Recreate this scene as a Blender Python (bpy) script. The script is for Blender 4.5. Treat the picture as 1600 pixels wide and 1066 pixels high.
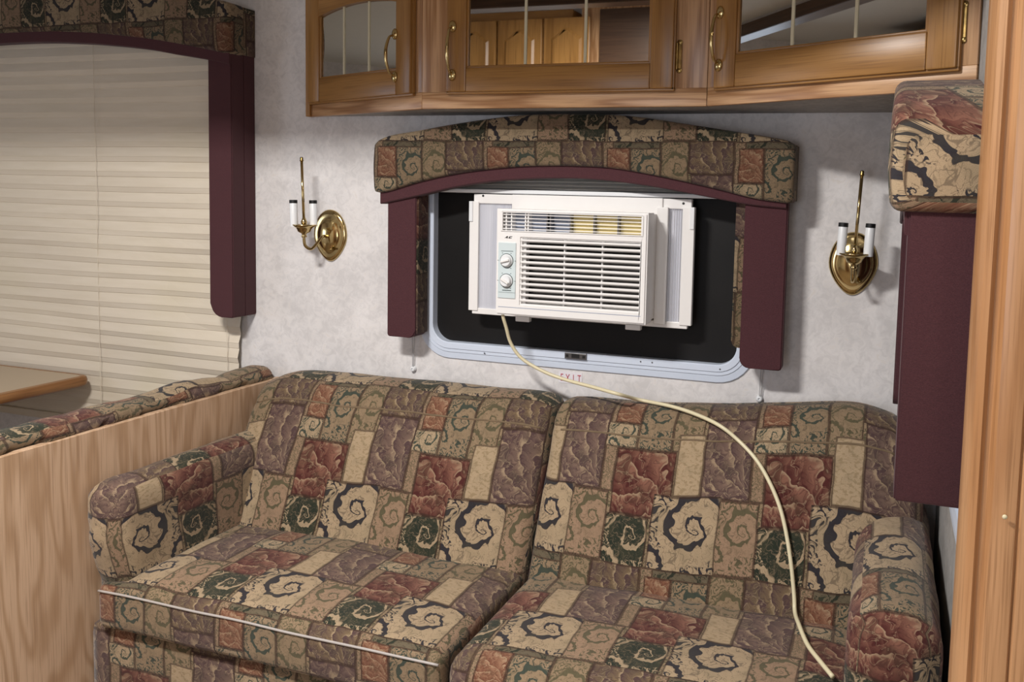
import bpy, bmesh, math, random
import numpy as np
from math import sin, cos, pi, radians, sqrt, atan2
from mathutils import Vector, Matrix
from mathutils.bvhtree import BVHTree

for o in list(bpy.data.objects): bpy.data.objects.remove(o)
SC = bpy.context.scene
COL = SC.collection
random.seed(4)

# ------------------------------------------------------------------ camera
F, CX, CY = 1364.5, 926.5, 419.3
YAW, PIT, ROL = radians(18.708), radians(4.738), radians(1.414)
CAM = Vector((0, -2.4, 1.45))
fw = Vector((-sin(YAW)*cos(PIT), cos(YAW)*cos(PIT), -sin(PIT)))
r0 = Vector((cos(YAW), sin(YAW), 0)); u0 = r0.cross(fw)
RT = r0*cos(ROL) + u0*sin(ROL); UP = u0*cos(ROL) - r0*sin(ROL)
cd = bpy.data.cameras.new('camera'); cam = bpy.data.objects.new('camera', cd); COL.objects.link(cam)
M = Matrix((RT, UP, -fw)).transposed().to_4x4(); M.translation = CAM
cam.matrix_world = M
cd.sensor_fit = 'HORIZONTAL'; cd.sensor_width = 36; cd.lens = F/1600*36
cd.shift_x = (800-CX)/1600; cd.shift_y = (CY-533)/1600
cd.clip_start = .02
SC.camera = cam
def ray(x, y): return fw + RT*((x-CX)/F) + UP*((CY-y)/F)
def at(x, y, Y=0.0):
    d = ray(x, y); return CAM + d*((Y-CAM.y)/d.y)
def atz(x, y, Z):
    d = ray(x, y); return CAM + d*((Z-CAM.z)/d.z)
def atx(x, y, X):
    d = ray(x, y); return CAM + d*((X-CAM.x)/d.x)

# ------------------------------------------------------------------ view, world, lights
SC.view_settings.view_transform = 'Standard'
SC.view_settings.look = 'None'
SC.view_settings.exposure = 0.0
SC.view_settings.gamma = 1.0
SC.view_settings.use_curve_mapping = False
W = bpy.data.worlds.new('world'); SC.world = W; W.use_nodes = True
W.node_tree.nodes['Background'].inputs[0].default_value = (.55, .7, 1, 1)
W.node_tree.nodes['Background'].inputs[1].default_value = 1.0
def area(name, loc, aim, size, sizey, power, color):
    l = bpy.data.lights.new(name, 'AREA'); l.shape = 'RECTANGLE'; l.size = size; l.size_y = sizey
    l.energy = power; l.color = color
    o = bpy.data.objects.new(name, l); COL.objects.link(o); o.location = loc
    o.rotation_euler = (Vector(aim)-Vector(loc)).to_track_quat('-Z', 'Y').to_euler()
    return o
area('ceiling_lamp_light', (-1.25, -2.02, 2.575), (-1.25, -1.9, 0), .44, .20, 84, (1.0, .965, .925))
area('galley_lamp_light', (.75, -2.55, 2.575), (.75, -2.5, 0), .34, .16, 8, (1.0, .9, .78))
area('daylight_fill_side', (-3.98, -2.05, 1.35), (0, -.9, 1.0), .9, .7, 9, (.70, .82, 1.0))  # added cool fill for daylight from the left; no window is built there
area('daylight_fill_rear', (-.9, -3.3, 1.35), (-1.3, 0, 1.2), 1.2, .7, 17, (.80, .88, 1.0))  # added soft frontal fill behind the camera

# ------------------------------------------------------------------ node helpers
class NG:
    def __init__(s, name):
        s.m = bpy.data.materials.new(name); s.m.use_nodes = True
        s.nt = s.m.node_tree; s.nt.nodes.clear()
        s.out = s.nt.nodes.new('ShaderNodeOutputMaterial')
        s.b = s.nt.nodes.new('ShaderNodeBsdfPrincipled')
        s.nt.links.new(s.b.outputs[0], s.out.inputs[0])
    def node(s, t, **kw):
        n = s.nt.nodes.new(t)
        for k, v in kw.items(): setattr(n, k, v)
        return n
    def put(s, sock, v):
        if hasattr(v, 'is_output'): s.nt.links.new(v, sock)
        elif v is not None:
            try: sock.default_value = v
            except Exception: sock.default_value = (*v, 1)
    def m_(s, op, a, b=None, c=None, clamp=False):
        n = s.node('ShaderNodeMath', operation=op, use_clamp=clamp)
        for i, v in enumerate((a, b, c)):
            if v is not None: s.put(n.inputs[i], v)
        return n.outputs[0]
    def v_(s, op, a, b=None, c=None):
        n = s.node('ShaderNodeVectorMath', operation=op)
        for i, v in enumerate((a, b, c)):
            if v is not None: s.put(n.inputs[i], v)
        return n.outputs['Value'] if op in ('LENGTH', 'DOT_PRODUCT', 'DISTANCE') else n.outputs[0]
    def mix(s, f, a, b):
        n = s.node('ShaderNodeMix', data_type='RGBA'); s.put(n.inputs[0], f)
        s.put(n.inputs[6], a if hasattr(a, 'is_output') else (*a, 1)); s.put(n.inputs[7], b if hasattr(b, 'is_output') else (*b, 1))
        return n.outputs[2]
    def mixv(s, f, a, b):
        n = s.node('ShaderNodeMix', data_type='VECTOR'); s.put(n.inputs[0], f)
        s.put(n.inputs[4], a); s.put(n.inputs[5], b); return n.outputs[1]
    def xyz(s, v):
        n = s.node('ShaderNodeSeparateXYZ'); s.put(n.inputs[0], v); return n.outputs
    def comb(s, x=0., y=0., z=0.):
        n = s.node('ShaderNodeCombineXYZ')
        for i, v in enumerate((x, y, z)): s.put(n.inputs[i], v)
        return n.outputs[0]
    def noise(s, vec, scale, detail=2., rough=.5, dist=0.):
        n = s.node('ShaderNodeTexNoise'); s.put(n.inputs['Vector'], vec)
        n.inputs['Scale'].default_value = scale; n.inputs['Detail'].default_value = detail
        n.inputs['Roughness'].default_value = rough; n.inputs['Distortion'].default_value = dist
        return n.outputs[0]
    def step(s, x, a, b):
        n = s.node('ShaderNodeMapRange', interpolation_type='SMOOTHSTEP')
        s.put(n.inputs[0], x); s.put(n.inputs[1], a); s.put(n.inputs[2], b)
        return n.outputs[0]
    def obj(s): return s.node('ShaderNodeTexCoord').outputs['Object']
    def uv(s): return s.node('ShaderNodeTexCoord').outputs['UV']
    def bump(s, h, strength=.3, dist=.002):
        n = s.node('ShaderNodeBump'); n.inputs['Strength'].default_value = strength
        n.inputs['Distance'].default_value = dist; s.put(n.inputs['Height'], h)
        s.nt.links.new(n.outputs[0], s.b.inputs['Normal'])
    def fin(s, col=None, rough=.5, metal=0., spec=None):
        if col is not None: s.put(s.b.inputs['Base Color'], col if hasattr(col, 'is_output') else (*col, 1))
        s.put(s.b.inputs['Roughness'], rough); s.b.inputs['Metallic'].default_value = metal
        if spec is not None: s.b.inputs['Specular IOR Level'].default_value = spec
        return s.m
def srgb(r, g, b):
    f = lambda c: (c/255/12.92 if c/255 <= .04045 else ((c/255+.055)/1.055)**2.4)
    return (f(r), f(g), f(b))

def plain(name, col, rough=.5, metal=0., var=.06, scale=30., bump=0., spec=None):
    g = NG(name); c = g.obj(); n = g.noise(c, scale, 3)
    lo = tuple(x*(1-var) for x in col); hi = tuple(min(1, x*(1+var)) for x in col)
    if bump: g.bump(g.noise(c, scale*8, 2), bump, .001)
    return g.fin(g.mix(n, lo, hi), rough, metal, spec)

def wood(name, dark, mid, light, axis='X', scale=1.0, rough=.32, ring=1.0, st=.55):
    """flat-sawn grain running along `axis` of the object"""
    g = NG(name); c = g.obj()
    k = {'X': (st, 9, 9), 'Y': (9, st, 9), 'Z': (9, 9, st)}[axis]
    v = g.v_('MULTIPLY', c, tuple(x*scale for x in k))
    n1 = g.noise(v, 1.0, 3, .55, .4)
    rings = g.m_('FRACT', g.m_('MULTIPLY', n1, 9.0*ring))
    r = g.step(g.m_('ABSOLUTE', g.m_('SUBTRACT', rings, .5)), .12, .5)
    kf = {'X': (6, 260, 260), 'Y': (260, 6, 260), 'Z': (260, 260, 6)}[axis]
    fine = g.noise(g.v_('MULTIPLY', c, kf), 1.0, 2, .6)
    big = g.noise(v, .35, 1)
    col = g.mix(r, light, mid)
    col = g.mix(g.m_('MULTIPLY', g.step(fine, .45, .75), .55), col, dark)
    col = g.mix(g.m_('MULTIPLY', g.step(big, .35, .7), .35), col, dark)
    g.bump(fine, .12, .0006)
    return g.fin(col, rough)

# ------------------------------------------------------------------ tapestry upholstery
TAN = srgb(162, 138, 110); CREAM = srgb(192, 168, 136); GOLD = srgb(148, 126, 92)
NAVY = srgb(28, 34, 50); FOREST = srgb(44, 52, 42); OLIVE = srgb(100, 94, 70)
WINE = srgb(80, 30, 32); ROSE = srgb(164, 116, 96); PLUM = srgb(88, 66, 68)
PINK = srgb(172, 142, 116); TEAL = srgb(60, 74, 66); SALMON = srgb(178, 136, 108)
MAUVE = srgb(152, 126, 108); KHAKI = srgb(118, 106, 86); BROWN = srgb(64, 44, 36)
PATCHES = [  # x0,x1,y0,y1, ground, figure, (kind 0 scroll / 1 leaf / 2 mottle, spin, width), border
    (-35, 230, 0, 150, KHAKI, FOREST, (0, 1, .32)),
    (575, 630, 0, 450, PINK, OLIVE, (0, -1, .5)),
    (80, 230, 30, 285, TAN, TEAL, (0, 1, .42)),
    (230, 365, 0, 285, TAN, OLIVE, (0, -1, .55)),
    (365, 575, 0, 150, GOLD, PLUM, (1, 1, .35)),
    (-35, 80, 30, 190, SALMON, srgb(120, 74, 56), (1, -1, .6)),
    (-60, 80, 190, 285, CREAM, TEAL, (0, -1, .5)),
    (375, 575, 150, 450, MAUVE, PLUM, (1, 1, .55)),
    (260, 375, 220, 440, CREAM, GOLD, (2, 1, .5)),
    (0, 258, 285, 527, ROSE, WINE, (1, -1, .62)),
    (450, 618, 450, 705, PINK, OLIVE, (0, 1, .40)),
    (-14, 178, 527, 720, FOREST, CREAM, (0, -1, .30)),
    (186, 462, 440, 740, CREAM, NAVY, (0, 1, .42)),
]
def fabric(name, gain=1.0, off=(0, 0), scale=1615.0):
    g = NG(name)
    uv = g.uv()
    wob = g.v_('SUBTRACT', g.node('ShaderNodeTexNoise').outputs[1], (.5, .5, .5))
    nn = wob.node.inputs[0].links[0].from_node; g.put(nn.inputs['Vector'], uv); nn.inputs['Scale'].default_value = 14
    uvw = g.v_('ADD', uv, g.v_('SCALE', wob))
    uvw.node.inputs[1].links[0].from_node.inputs['Scale'].default_value = .010
    p = g.xyz(g.v_('ADD', g.v_('MULTIPLY', uvw, (scale, -scale, 0)), (off[0], off[1], 0)))
    row = g.m_('FLOOR', g.m_('DIVIDE', p[1], 705.0))
    y = g.m_('SUBTRACT', p[1], g.m_('MULTIPLY', row, 705.0))
    x = g.m_('SUBTRACT', p[0], g.m_('MULTIPLY', row, 220.0))
    q = g.comb(x, y, 0.)
    ground, figure = TAN, OLIVE
    loc = g.v_('SCALE', q); loc.node.inputs['Scale'].default_value = .01
    par = (0., 1., .4); edge = None
    for (x0, x1, y0, y1, cg, cf, pr) in PATCHES:
        hx, hy = (x1-x0)/2, (y1-y0)/2
        w = g.v_('WRAP', g.v_('SUBTRACT', q, ((x0+x1)/2, (y0+y1)/2, 0)), (315., 2000., 1.), (-315., -2000., -1.))
        d = g.xyz(g.v_('SUBTRACT', g.v_('ABSOLUTE', w), (hx, hy, 0)))
        sd = g.m_('MAXIMUM', d[0], d[1])
        mk = g.m_('LESS_THAN', sd, 0.0)
        s_ = 1.0/min(hx*1.25, hy*1.25)
        ww = g.v_('MULTIPLY', w, (s_, -s_, 0))
        loc = g.mixv(mk, loc, ww)
        ground = g.mix(mk, ground, cg); figure = g.mix(mk, figure, cf)
        par = g.mixv(mk, par, pr)
        if edge is None: edge = sd
        else:
            n = g.node('ShaderNodeMix', data_type='FLOAT'); g.put(n.inputs[0], mk); g.put(n.inputs[2], edge); g.put(n.inputs[3], sd)
            edge = n.outputs[0]
    P = g.xyz(par)
    # small organic distortion for the drawn figures
    dn = g.node('ShaderNodeTexNoise'); g.put(dn.inputs['Vector'], loc); dn.inputs['Scale'].default_value = 2.2; dn.inputs['Detail'].default_value = 1
    l = g.v_('ADD', loc, g.v_('MULTIPLY', g.v_('SUBTRACT', dn.outputs[1], (.5, .5, .5)), (.5, .5, 0)))
    def spiral(cx, cy, k, turn, rmax, thick):
        v = g.xyz(g.v_('SUBTRACT', l, (cx, cy, 0)))
        r = g.m_('SQRT', g.m_('ADD', g.m_('MULTIPLY', v[0], v[0]), g.m_('MULTIPLY', v[1], v[1])))
        th = g.m_('ARCTAN2', v[1], g.m_('MULTIPLY', v[0], P[1]))
        ph = g.m_('ADD', g.m_('MULTIPLY', th, turn), g.m_('MULTIPLY', g.m_('LOGARITHM', g.m_('ADD', r, .02), 2.718), k))
        s_ = g.m_('COSINE', ph)
        # leaflets ruffle the outer edge of the arm
        ruf = g.m_('MULTIPLY', g.m_('SINE', g.m_('ADD', g.m_('MULTIPLY', th, 11.0), g.m_('MULTIPLY', r, 13.0))), .26)
        line = g.step(g.m_('ADD', s_, ruf), g.m_('SUBTRACT', .95, thick), g.m_('SUBTRACT', 1.08, thick))
        fall = g.step(r, rmax, rmax*.86)
        core = g.step(s_, g.m_('SUBTRACT', .985, g.m_('MULTIPLY', thick, .55)), g.m_('SUBTRACT', 1.03, g.m_('MULTIPLY', thick, .55)))
        return g.m_('MULTIPLY', g.m_('MAXIMUM', line, core), fall), r
    a, ra = spiral(.22, .22, 5.2, 1.0, .92, g.m_('MULTIPLY', P[2], .70))
    b_, rb = spiral(-.66, -.62, 4.2, -1.0, .50, P[2])
    lx = g.xyz(l)
    stem = g.m_('ABSOLUTE', g.m_('ADD', g.m_('ADD', lx[0], lx[1]), g.m_('MULTIPLY', g.m_('SINE', g.m_('MULTIPLY', lx[0], 4.0)), .22)))
    lf = g.noise(g.v_('MULTIPLY', l, (4.4, 4.4, 1)), 1.0, 1, .5, 2.2)
    leafy = g.m_('MULTIPLY', g.step(lf, .53, .57), g.m_('MULTIPLY', g.step(ra, .72, .82), g.step(rb, .40, .5)))
    scroll = g.m_('MAXIMUM', g.m_('MAXIMUM', a, b_), leafy)
    # leaves: petals fanning out of a corner
    v = g.xyz(g.v_('SUBTRACT', l, (.85, -.95, 0)))
    r = g.m_('SQRT', g.m_('ADD', g.m_('MULTIPLY', v[0], v[0]), g.m_('MULTIPLY', v[1], v[1])))
    th = g.m_('ARCTAN2', v[1], v[0])
    wv = g.m_('MULTIPLY', g.m_('SUBTRACT', g.noise(g.v_('MULTIPLY', l, (1.4, 1.4, 1)), 1.0, 1), .5), 1.1)
    wv = g.m_('ADD', wv, g.m_('MULTIPLY', g.m_('SUBTRACT', g.noise(g.v_('MULTIPLY', l, (7, 7, 1)), 1.0, 1), .5), .28))
    t1 = g.m_('FRACT', g.m_('ADD', g.m_('ADD', g.m_('MULTIPLY', th, 2.3), g.m_('MULTIPLY', g.m_('MULTIPLY', r, P[1]), .75)), wv))
    t2 = g.m_('FRACT', g.m_('ADD', g.m_('SUBTRACT', g.m_('MULTIPLY', th, 3.7), g.m_('MULTIPLY', g.m_('MULTIPLY', r, P[1]), 1.5)), wv))
    gap = g.step(g.noise(g.v_('MULTIPLY', l, (2.3, 2.3, 1)), 1.0, 1, .5, 1.2), .46, .62)
    leaf = g.m_('ADD', g.m_('MULTIPLY', g.m_('POWER', t1, .8), .75), g.m_('MULTIPLY', t2, .30))
    leaf = g.m_('MINIMUM', g.m_('MAXIMUM', g.m_('ADD', leaf, g.m_('MULTIPLY', gap, .45)), 0.0), 1.0)
    vein = g.m_('MULTIPLY', g.m_('MULTIPLY', g.step(t1, .16, .02), g.step(gap, .8, .2)), .6)
    mott = g.m_('MULTIPLY', g.step(g.noise(g.v_('MULTIPLY', l, (3.5, 7, 1)), 1.0, 2), .5, .6), .55)
    isleaf = g.m_('COMPARE', P[0], 1.0, .5); ismott = g.m_('COMPARE', P[0], 2.0, .4)
    fig = g.mix(isleaf, g.comb(scroll, scroll, scroll), g.comb(leaf, leaf, leaf))
    fig = g.mix(ismott, fig, g.comb(mott, mott, mott))
    fig = g.xyz(fig)[0]
    col = g.mix(g.m_('MULTIPLY', fig, .95), ground, figure)
    # fine woven foliage outlines running through every patch
    n_a = g.noise(g.v_('MULTIPLY', l, (2.6, 2.6, 1)), 1.0, 2, .5, 1.4); n_b = g.noise(g.v_('MULTIPLY', l, (5.2, 5.2, 1)), 1.0, 1, .5, 1.0)
    ln = g.m_('MAXIMUM', g.step(g.m_('ABSOLUTE', g.m_('SUBTRACT', n_a, .5)), .022, .008), g.m_('MULTIPLY', g.step(g.m_('ABSOLUTE', g.m_('SUBTRACT', n_b, .47)), .022, .008), .7))
    tone = g.mix(.5, figure, BROWN)
    col = g.mix(g.m_('MULTIPLY', g.m_('MULTIPLY', ln, g.m_('SUBTRACT', 1.0, ismott)), .48), col, tone)
    pale = g.step(g.m_('ABSOLUTE', g.m_('SUBTRACT', n_a, .56)), .022, .008)
    col = g.mix(g.m_('MULTIPLY', g.m_('MULTIPLY', pale, isleaf), .4), col, CREAM)
    # pale woven highlight beside each scroll
    hl = g.m_('MULTIPLY', g.m_('MULTIPLY', isleaf, vein), 1.0)
    col = g.mix(hl, col, CREAM)
    sh = g.noise(g.v_('MULTIPLY', l, (1.6, 1.6, 1)), 1.0, 2)
    col = g.mix(g.m_('MULTIPLY', g.step(sh, .45, .75), .28), col, OLIVE)
    # seam lines between the patches
    brd = g.step(g.m_('ABSOLUTE', g.m_('ADD', edge, 2.0)), 7.0, 2.0)
    col = g.mix(g.m_('MULTIPLY', brd, .75), col, BROWN)
    weave = g.noise(g.v_('MULTIPLY', uv, (900, 500, 1)), 1.0, 1)
    col = g.mix(g.m_('MULTIPLY', g.step(weave, .35, .7), .22), col, srgb(70, 60, 48))
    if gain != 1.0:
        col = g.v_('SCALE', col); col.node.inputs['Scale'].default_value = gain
    g.bump(weave, .25, .0012)
    g.b.inputs['Sheen Weight'].default_value = .12
    return g.fin(col, .92, 0, .15)

MT = {}
MT['fabric'] = fabric('tapestry_fabric', .76, (70, 120))
MT['fabric_back'] = fabric('tapestry_fabric_back', .72, (0, 0))
MT['fabric_pelmet_shaded'] = fabric('tapestry_fabric_pelmet_shaded', .52, (0, 2812), 1750)  # same tapestry at lower gain: the pelmets' shadow is painted into the colour

def burgundy():
    g = NG('burgundy_cloth'); c = g.obj()
    w = g.noise(g.v_('MULTIPLY', c, (500, 500, 900)), 1.0, 1)
    h = g.noise(g.v_('MULTIPLY', c, (20, 20, 350)), 1.0, 1)
    col = g.mix(w, srgb(58, 32, 37), srgb(90, 56, 60)); col = g.mix(g.m_('MULTIPLY', h, .4), col, srgb(64, 40, 44))
    g.bump(w, .3, .001); g.b.inputs['Sheen Weight'].default_value = .1
    return g.fin(col, .9, 0, .15)
MT['burgundy'] = burgundy()

def wallpaper(name, lo, hi):
    g = NG(name); c = g.obj()
    n1 = g.noise(c, 7.0, 5, .62, .8); n2 = g.noise(c, 38.0, 4, .65, 1.2); n3 = g.noise(c, 2.0, 2)
    t = g.m_('ADD', g.m_('MULTIPLY', n1, .5), g.m_('MULTIPLY', n2, .5))
    col = g.mix(g.step(t, .36, .64), lo, hi)
    col = g.mix(g.m_('MULTIPLY', g.step(n2, .56, .74), .35), col, srgb(196, 186, 172))
    col = g.mix(g.m_('MULTIPLY', n3, .12), col, srgb(170, 168, 180))
    g.bump(n2, .08, .001)
    return g.fin(col, .75, 0, .3)
MT['paper'] = wallpaper('wallpaper_mottled', srgb(206, 203, 202), srgb(230, 227, 226))
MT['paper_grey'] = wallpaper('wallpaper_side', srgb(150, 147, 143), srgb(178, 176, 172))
MT['ceil'] = plain('ceiling_board', srgb(214, 210, 200), .8, var=.03)
MT['carpet'] = plain('carpet', srgb(120, 104, 88), .95, var=.2, scale=90, bump=.5)
oakD, oakM, oakL = srgb(122, 84, 52), srgb(164, 120, 80), srgb(206, 164, 122)
MT['darkwood'] = wood('dark_stained_trim', srgb(50, 34, 24), srgb(78, 54, 38), srgb(92, 66, 48), 'X')
MT['oakX'] = wood('oak_horizontal', oakD, oakM, oakL, 'X')
MT['oakZ'] = wood('oak_vertical', oakD, oakM, oakL, 'Z')
hD, hM, hL = srgb(112, 74, 34), srgb(150, 106, 52), srgb(174, 128, 70)
MT['honeyX'] = wood('honey_maple_horizontal', hD, hM, hL, 'X', .8, .34, .5)
MT['honeyZ'] = wood('honey_maple_vertical', hD, hM, hL, 'Z', .8, .34, .5)
MT['post'] = wood('jamb_wood', srgb(128, 88, 54), srgb(174, 126, 84), srgb(198, 152, 110), 'Z', .7, .3, .6)
MT['panel'] = wood('oak_print_panel', srgb(150, 118, 92), srgb(186, 152, 120), srgb(212, 180, 150), 'Z', .50, .45, 1.5, 1.3)
MT['laminate'] = plain('table_laminate', srgb(176, 158, 134), .35, var=.03, scale=60)
MT['edgewood'] = wood('table_edge_wood', srgb(100, 62, 30), srgb(142, 96, 54), srgb(166, 118, 70), 'Y', 1, .3)
MT['white'] = plain('white_plastic', srgb(226, 228, 230), .35, var=.015)
MT['ac_white'] = plain('appliance_white', srgb(232, 230, 228), .38, var=.02)
MT['frame_white'] = plain('window_frame_white', srgb(206, 216, 232), .35, var=.02)
MT['panel_blue'] = plain('control_panel_grey', srgb(202, 214, 216), .4, var=.02)
MT['black'] = plain('black_plastic', srgb(12, 12, 13), .5)
MT['darkgap'] = plain('dark_interior', srgb(26, 20, 17), .8)
MT['warm_lit'] = plain('warm_lit_plastic', srgb(236, 216, 150), .4, var=.05)  # cream-yellow colour stands in for warm light inside the AC outlet
MT['bluegrey'] = plain('grey_blue_plastic', srgb(150, 158, 176), .4)
MT['cord'] = plain('cream_cord', srgb(216, 206, 172), .4, var=.03)
MT['string'] = plain('grey_string', srgb(170, 170, 172), .8)
MT['steel'] = plain('latch_steel', srgb(120, 120, 122), .3, .9)
MT['red'] = plain('red_ink', srgb(176, 60, 78), .6)
MT['sticker'] = plain('sticker_white', srgb(226, 222, 228), .5, var=.02)
MT['piping'] = plain('pale_piping', srgb(172, 165, 160), .45)
MT['weltcloth'] = plain('welt_cloth', srgb(112, 94, 72), .9, var=.3, scale=60)
MT['ink'] = plain('grey_ink', srgb(80, 92, 92), .6)
def brass():
    g = NG('polished_brass'); n = g.noise(g.obj(), 25, 2)
    return g.fin(g.mix(n, srgb(176, 150, 96), srgb(214, 194, 146)), .14, 1.0)
MT['brass'] = brass()
def abrass():
    g = NG('antique_brass'); n = g.noise(g.obj(), 60, 2)
    return g.fin(g.mix(n, srgb(70, 58, 40), srgb(190, 160, 100)), .25, 1.0)
MT['abrass'] = abrass()
def mirror():
    g = NG('mirror_glass'); n = g.noise(g.obj(), 3, 1)
    return g.fin(g.mix(n, (.62, .62, .60), (.68, .68, .66)), .015, 1.0)
MT['mirror'] = mirror()
def muntin():
    return plain('etched_line', srgb(206, 198, 170), .5, var=.03)
MT['muntin'] = muntin()
def screen():
    g = NG('dark_window_screen'); c = g.obj()
    n = g.noise(g.v_('MULTIPLY', c, (60, 60, 1400)), 1.0, 2)
    n2 = g.noise(c, 6, 2)
    col = g.mix(g.m_('MULTIPLY', n, n2), srgb(8, 8, 9), srgb(34, 31, 30))
    return g.fin(col, .55, 0, .25)
MT['screen'] = screen()
def shade(name, lo, hi):
    g = NG(name); c = g.obj()
    n = g.noise(g.v_('MULTIPLY', c, (6, 6, 60)), 1.0, 3); n2 = g.noise(c, 2.3, 2); n3 = g.noise(c, 300, 1)
    col = g.mix(n, lo, hi); col = g.mix(g.m_('MULTIPLY', g.step(n2, .5, .8), .25), col, srgb(206, 196, 160))
    g.bump(n3, .15, .0008)
    g.b.inputs['Transmission Weight'].default_value = 0
    return g.fin(col, .85, 0, .2)
MT['shade'] = shade('pleated_cream_paper', srgb(210, 198, 178), srgb(224, 214, 198))
MT['shade_w'] = shade('pleated_white_paper', srgb(196, 194, 190), srgb(222, 220, 216))
def accordion():
    g = NG('accordion_film'); c = g.obj()
    n = g.noise(g.v_('MULTIPLY', c, (90, 1, 1)), 1.0, 2)
    return g.fin(g.mix(n, srgb(206, 208, 216), srgb(240, 240, 244)), .3)
MT['accordion'] = accordion()

# ------------------------------------------------------------------ object helpers
def link(name, me, mat, parent=None, smooth=False):
    o = bpy.data.objects.new(name, me); COL.objects.link(o)
    if mat is not None and not me.materials:
        for m in (mat if isinstance(mat, (list, tuple)) else [mat]): me.materials.append(MT[m] if isinstance(m, str) else m)
    if smooth:
        me.polygons.foreach_set('use_smooth', [True]*len(me.polygons))
    if parent is not None:
        o.parent = parent
        o.matrix_parent_inverse = Matrix.Identity(4)
        o.location = -wloc(parent)
    return o
def wloc(o):
    v = Vector(o.location)
    while o.parent: o = o.parent; v = v + Vector(o.location)
    return v
def thing(name, label, cat, loc=(0, 0, 0), group=None):
    o = bpy.data.objects.new(name, None); COL.objects.link(o); o.location = loc; o.empty_display_size = .05
    o['label'] = label; o['category'] = cat
    if group: o['group'] = group
    return o
def mesh_from(bm, name):
    bmesh.ops.recalc_face_normals(bm, faces=bm.faces)
    me = bpy.data.meshes.new(name); bm.to_mesh(me); bm.free(); return me
def emit(name, bm, mat, parent=None, smooth=False, auto=None):
    o = link(name, mesh_from(bm, name), mat, parent, smooth)
    if auto is not None:
        o.data.polygons.foreach_set('use_smooth', [True]*len(o.data.polygons))
        o.data.set_sharp_from_angle(angle=radians(auto))
    return o
def struct(o): o['kind'] = 'structure'; return o

def bx(bm, x0, x1, y0, y1, z0, z1, bev=0., seg=2, mi=0):
    r = bmesh.ops.create_cube(bm, size=1)
    vs = r['verts']
    for v in vs:
        v.co = Vector(((x0+x1)/2 + v.co.x*(x1-x0), (y0+y1)/2 + v.co.y*(y1-y0), (z0+z1)/2 + v.co.z*(z1-z0)))
    fs = set(f for v in vs for f in v.link_faces)
    for f in fs: f.material_index = mi
    if bev > 0:
        es = list(set(e for v in vs for e in v.link_edges))
        r2 = bmesh.ops.bevel(bm, geom=es, offset=bev, segments=seg, affect='EDGES', profile=.5)
        for f in r2['faces']: f.material_index = mi
        vs = list(set(v for f in r2['faces'] for v in f.verts))
    return vs
def box(name, x0, x1, y0, y1, z0, z1, mat, parent=None, bev=0., auto=None):
    bm = bmesh.new(); bx(bm, min(x0, x1), max(x0, x1), min(y0, y1), max(y0, y1), min(z0, z1), max(z0, z1), bev)
    return emit(name, bm, mat, parent, auto=auto)

def uvbox(o):
    ul = o.data.uv_layers.new(name='UVMap')
    for lp in o.data.loops:
        c = o.data.vertices[lp.vertex_index].co; ul.data[lp.index].uv = (c.x-c.y, c.z)
    return o
def tube(bm, pts, rad, n=10, caps=True):
    pts = [Vector(p) for p in pts]; rings = []
    rads = rad if isinstance(rad, (list, tuple)) else [rad]*len(pts)
    prev = None
    for i, p in enumerate(pts):
        d = (pts[min(i+1, len(pts)-1)] - pts[max(i-1, 0)]).normalized()
        if prev is None:
            a = Vector((0, 0, 1)) if abs(d.z) < .9 else Vector((1, 0, 0))
            u = d.cross(a).normalized()
        else:
            u = (prev - d*prev.dot(d)).normalized()
        prev = u; w = d.cross(u)
        rings.append([bm.verts.new(p + (u*cos(2*pi*k/n) + w*sin(2*pi*k/n))*rads[i]) for k in range(n)])
    for a, b in zip(rings, rings[1:]):
        for k in range(n): bm.faces.new((a[k], a[(k+1) % n], b[(k+1) % n], b[k]))
    if caps:
        bm.faces.new(rings[0][::-1]); bm.faces.new(rings[-1])
def lathe(bm, prof, origin=(0, 0, 0), axis=Vector((0, 0, 1)), n=24, sx=1., sy=1.):
    """prof: (radius, height) along axis"""
    axis = Vector(axis).normalized(); q = Vector((0, 0, 1)).rotation_difference(axis); o = Vector(origin)
    rings = []
    for r, h in prof:
        if r < 1e-6: rings.append([bm.verts.new(o + q @ Vector((0, 0, h)))])
        else: rings.append([bm.verts.new(o + q @ Vector((r*sx*cos(2*pi*k/n), r*sy*sin(2*pi*k/n), h))) for k in range(n)])
    for a, b in zip(rings, rings[1:]):
        for k in range(n):
            k2 = (k+1) % n
            if len(a) == 1 and len(b) == 1: continue
            if len(a) == 1: bm.faces.new((a[0], b[k2], b[k]))
            elif len(b) == 1: bm.faces.new((a[k], a[k2], b[0]))
            else: bm.faces.new((a[k], a[k2], b[k2], b[k]))
    if len(rings[0]) > 1: bm.faces.new(rings[0][::-1])
    if len(rings[-1]) > 1: bm.faces.new(rings[-1])
def catmull(pts, k=8):
    pts = [Vector(p) for p in pts]; P = [pts[0]*2-pts[1]] + pts + [pts[-1]*2-pts[-2]]; out = []
    for i in range(1, len(P)-2):
        for j in range(k):
            t = j/k; a, b, c, d = P[i-1], P[i], P[i+1], P[i+2]
            out.append(.5*((2*b) + (c-a)*t + (2*a-5*b+4*c-d)*t*t + (3*b-a-3*c+d)*t**3))
    out.append(pts[-1]); return out
def interp(pts, x):
    pts = sorted(pts)
    if x <= pts[0][0]: return pts[0][1]
    for (a, b), (c, d) in zip(pts, pts[1:]):
        if x <= c:
            t = (x-a)/(c-a); return b + (d-b)*t
    return pts[-1][1]
def smooth_curve(pts, k=6):
    return [(p.x, p.y) for p in catmull([(a, b, 0) for a, b in sorted(pts)], k)]
def nz(x, y, z=0.):
    from mathutils import noise
    return noise.noise(Vector((x, y, z)))

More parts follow.
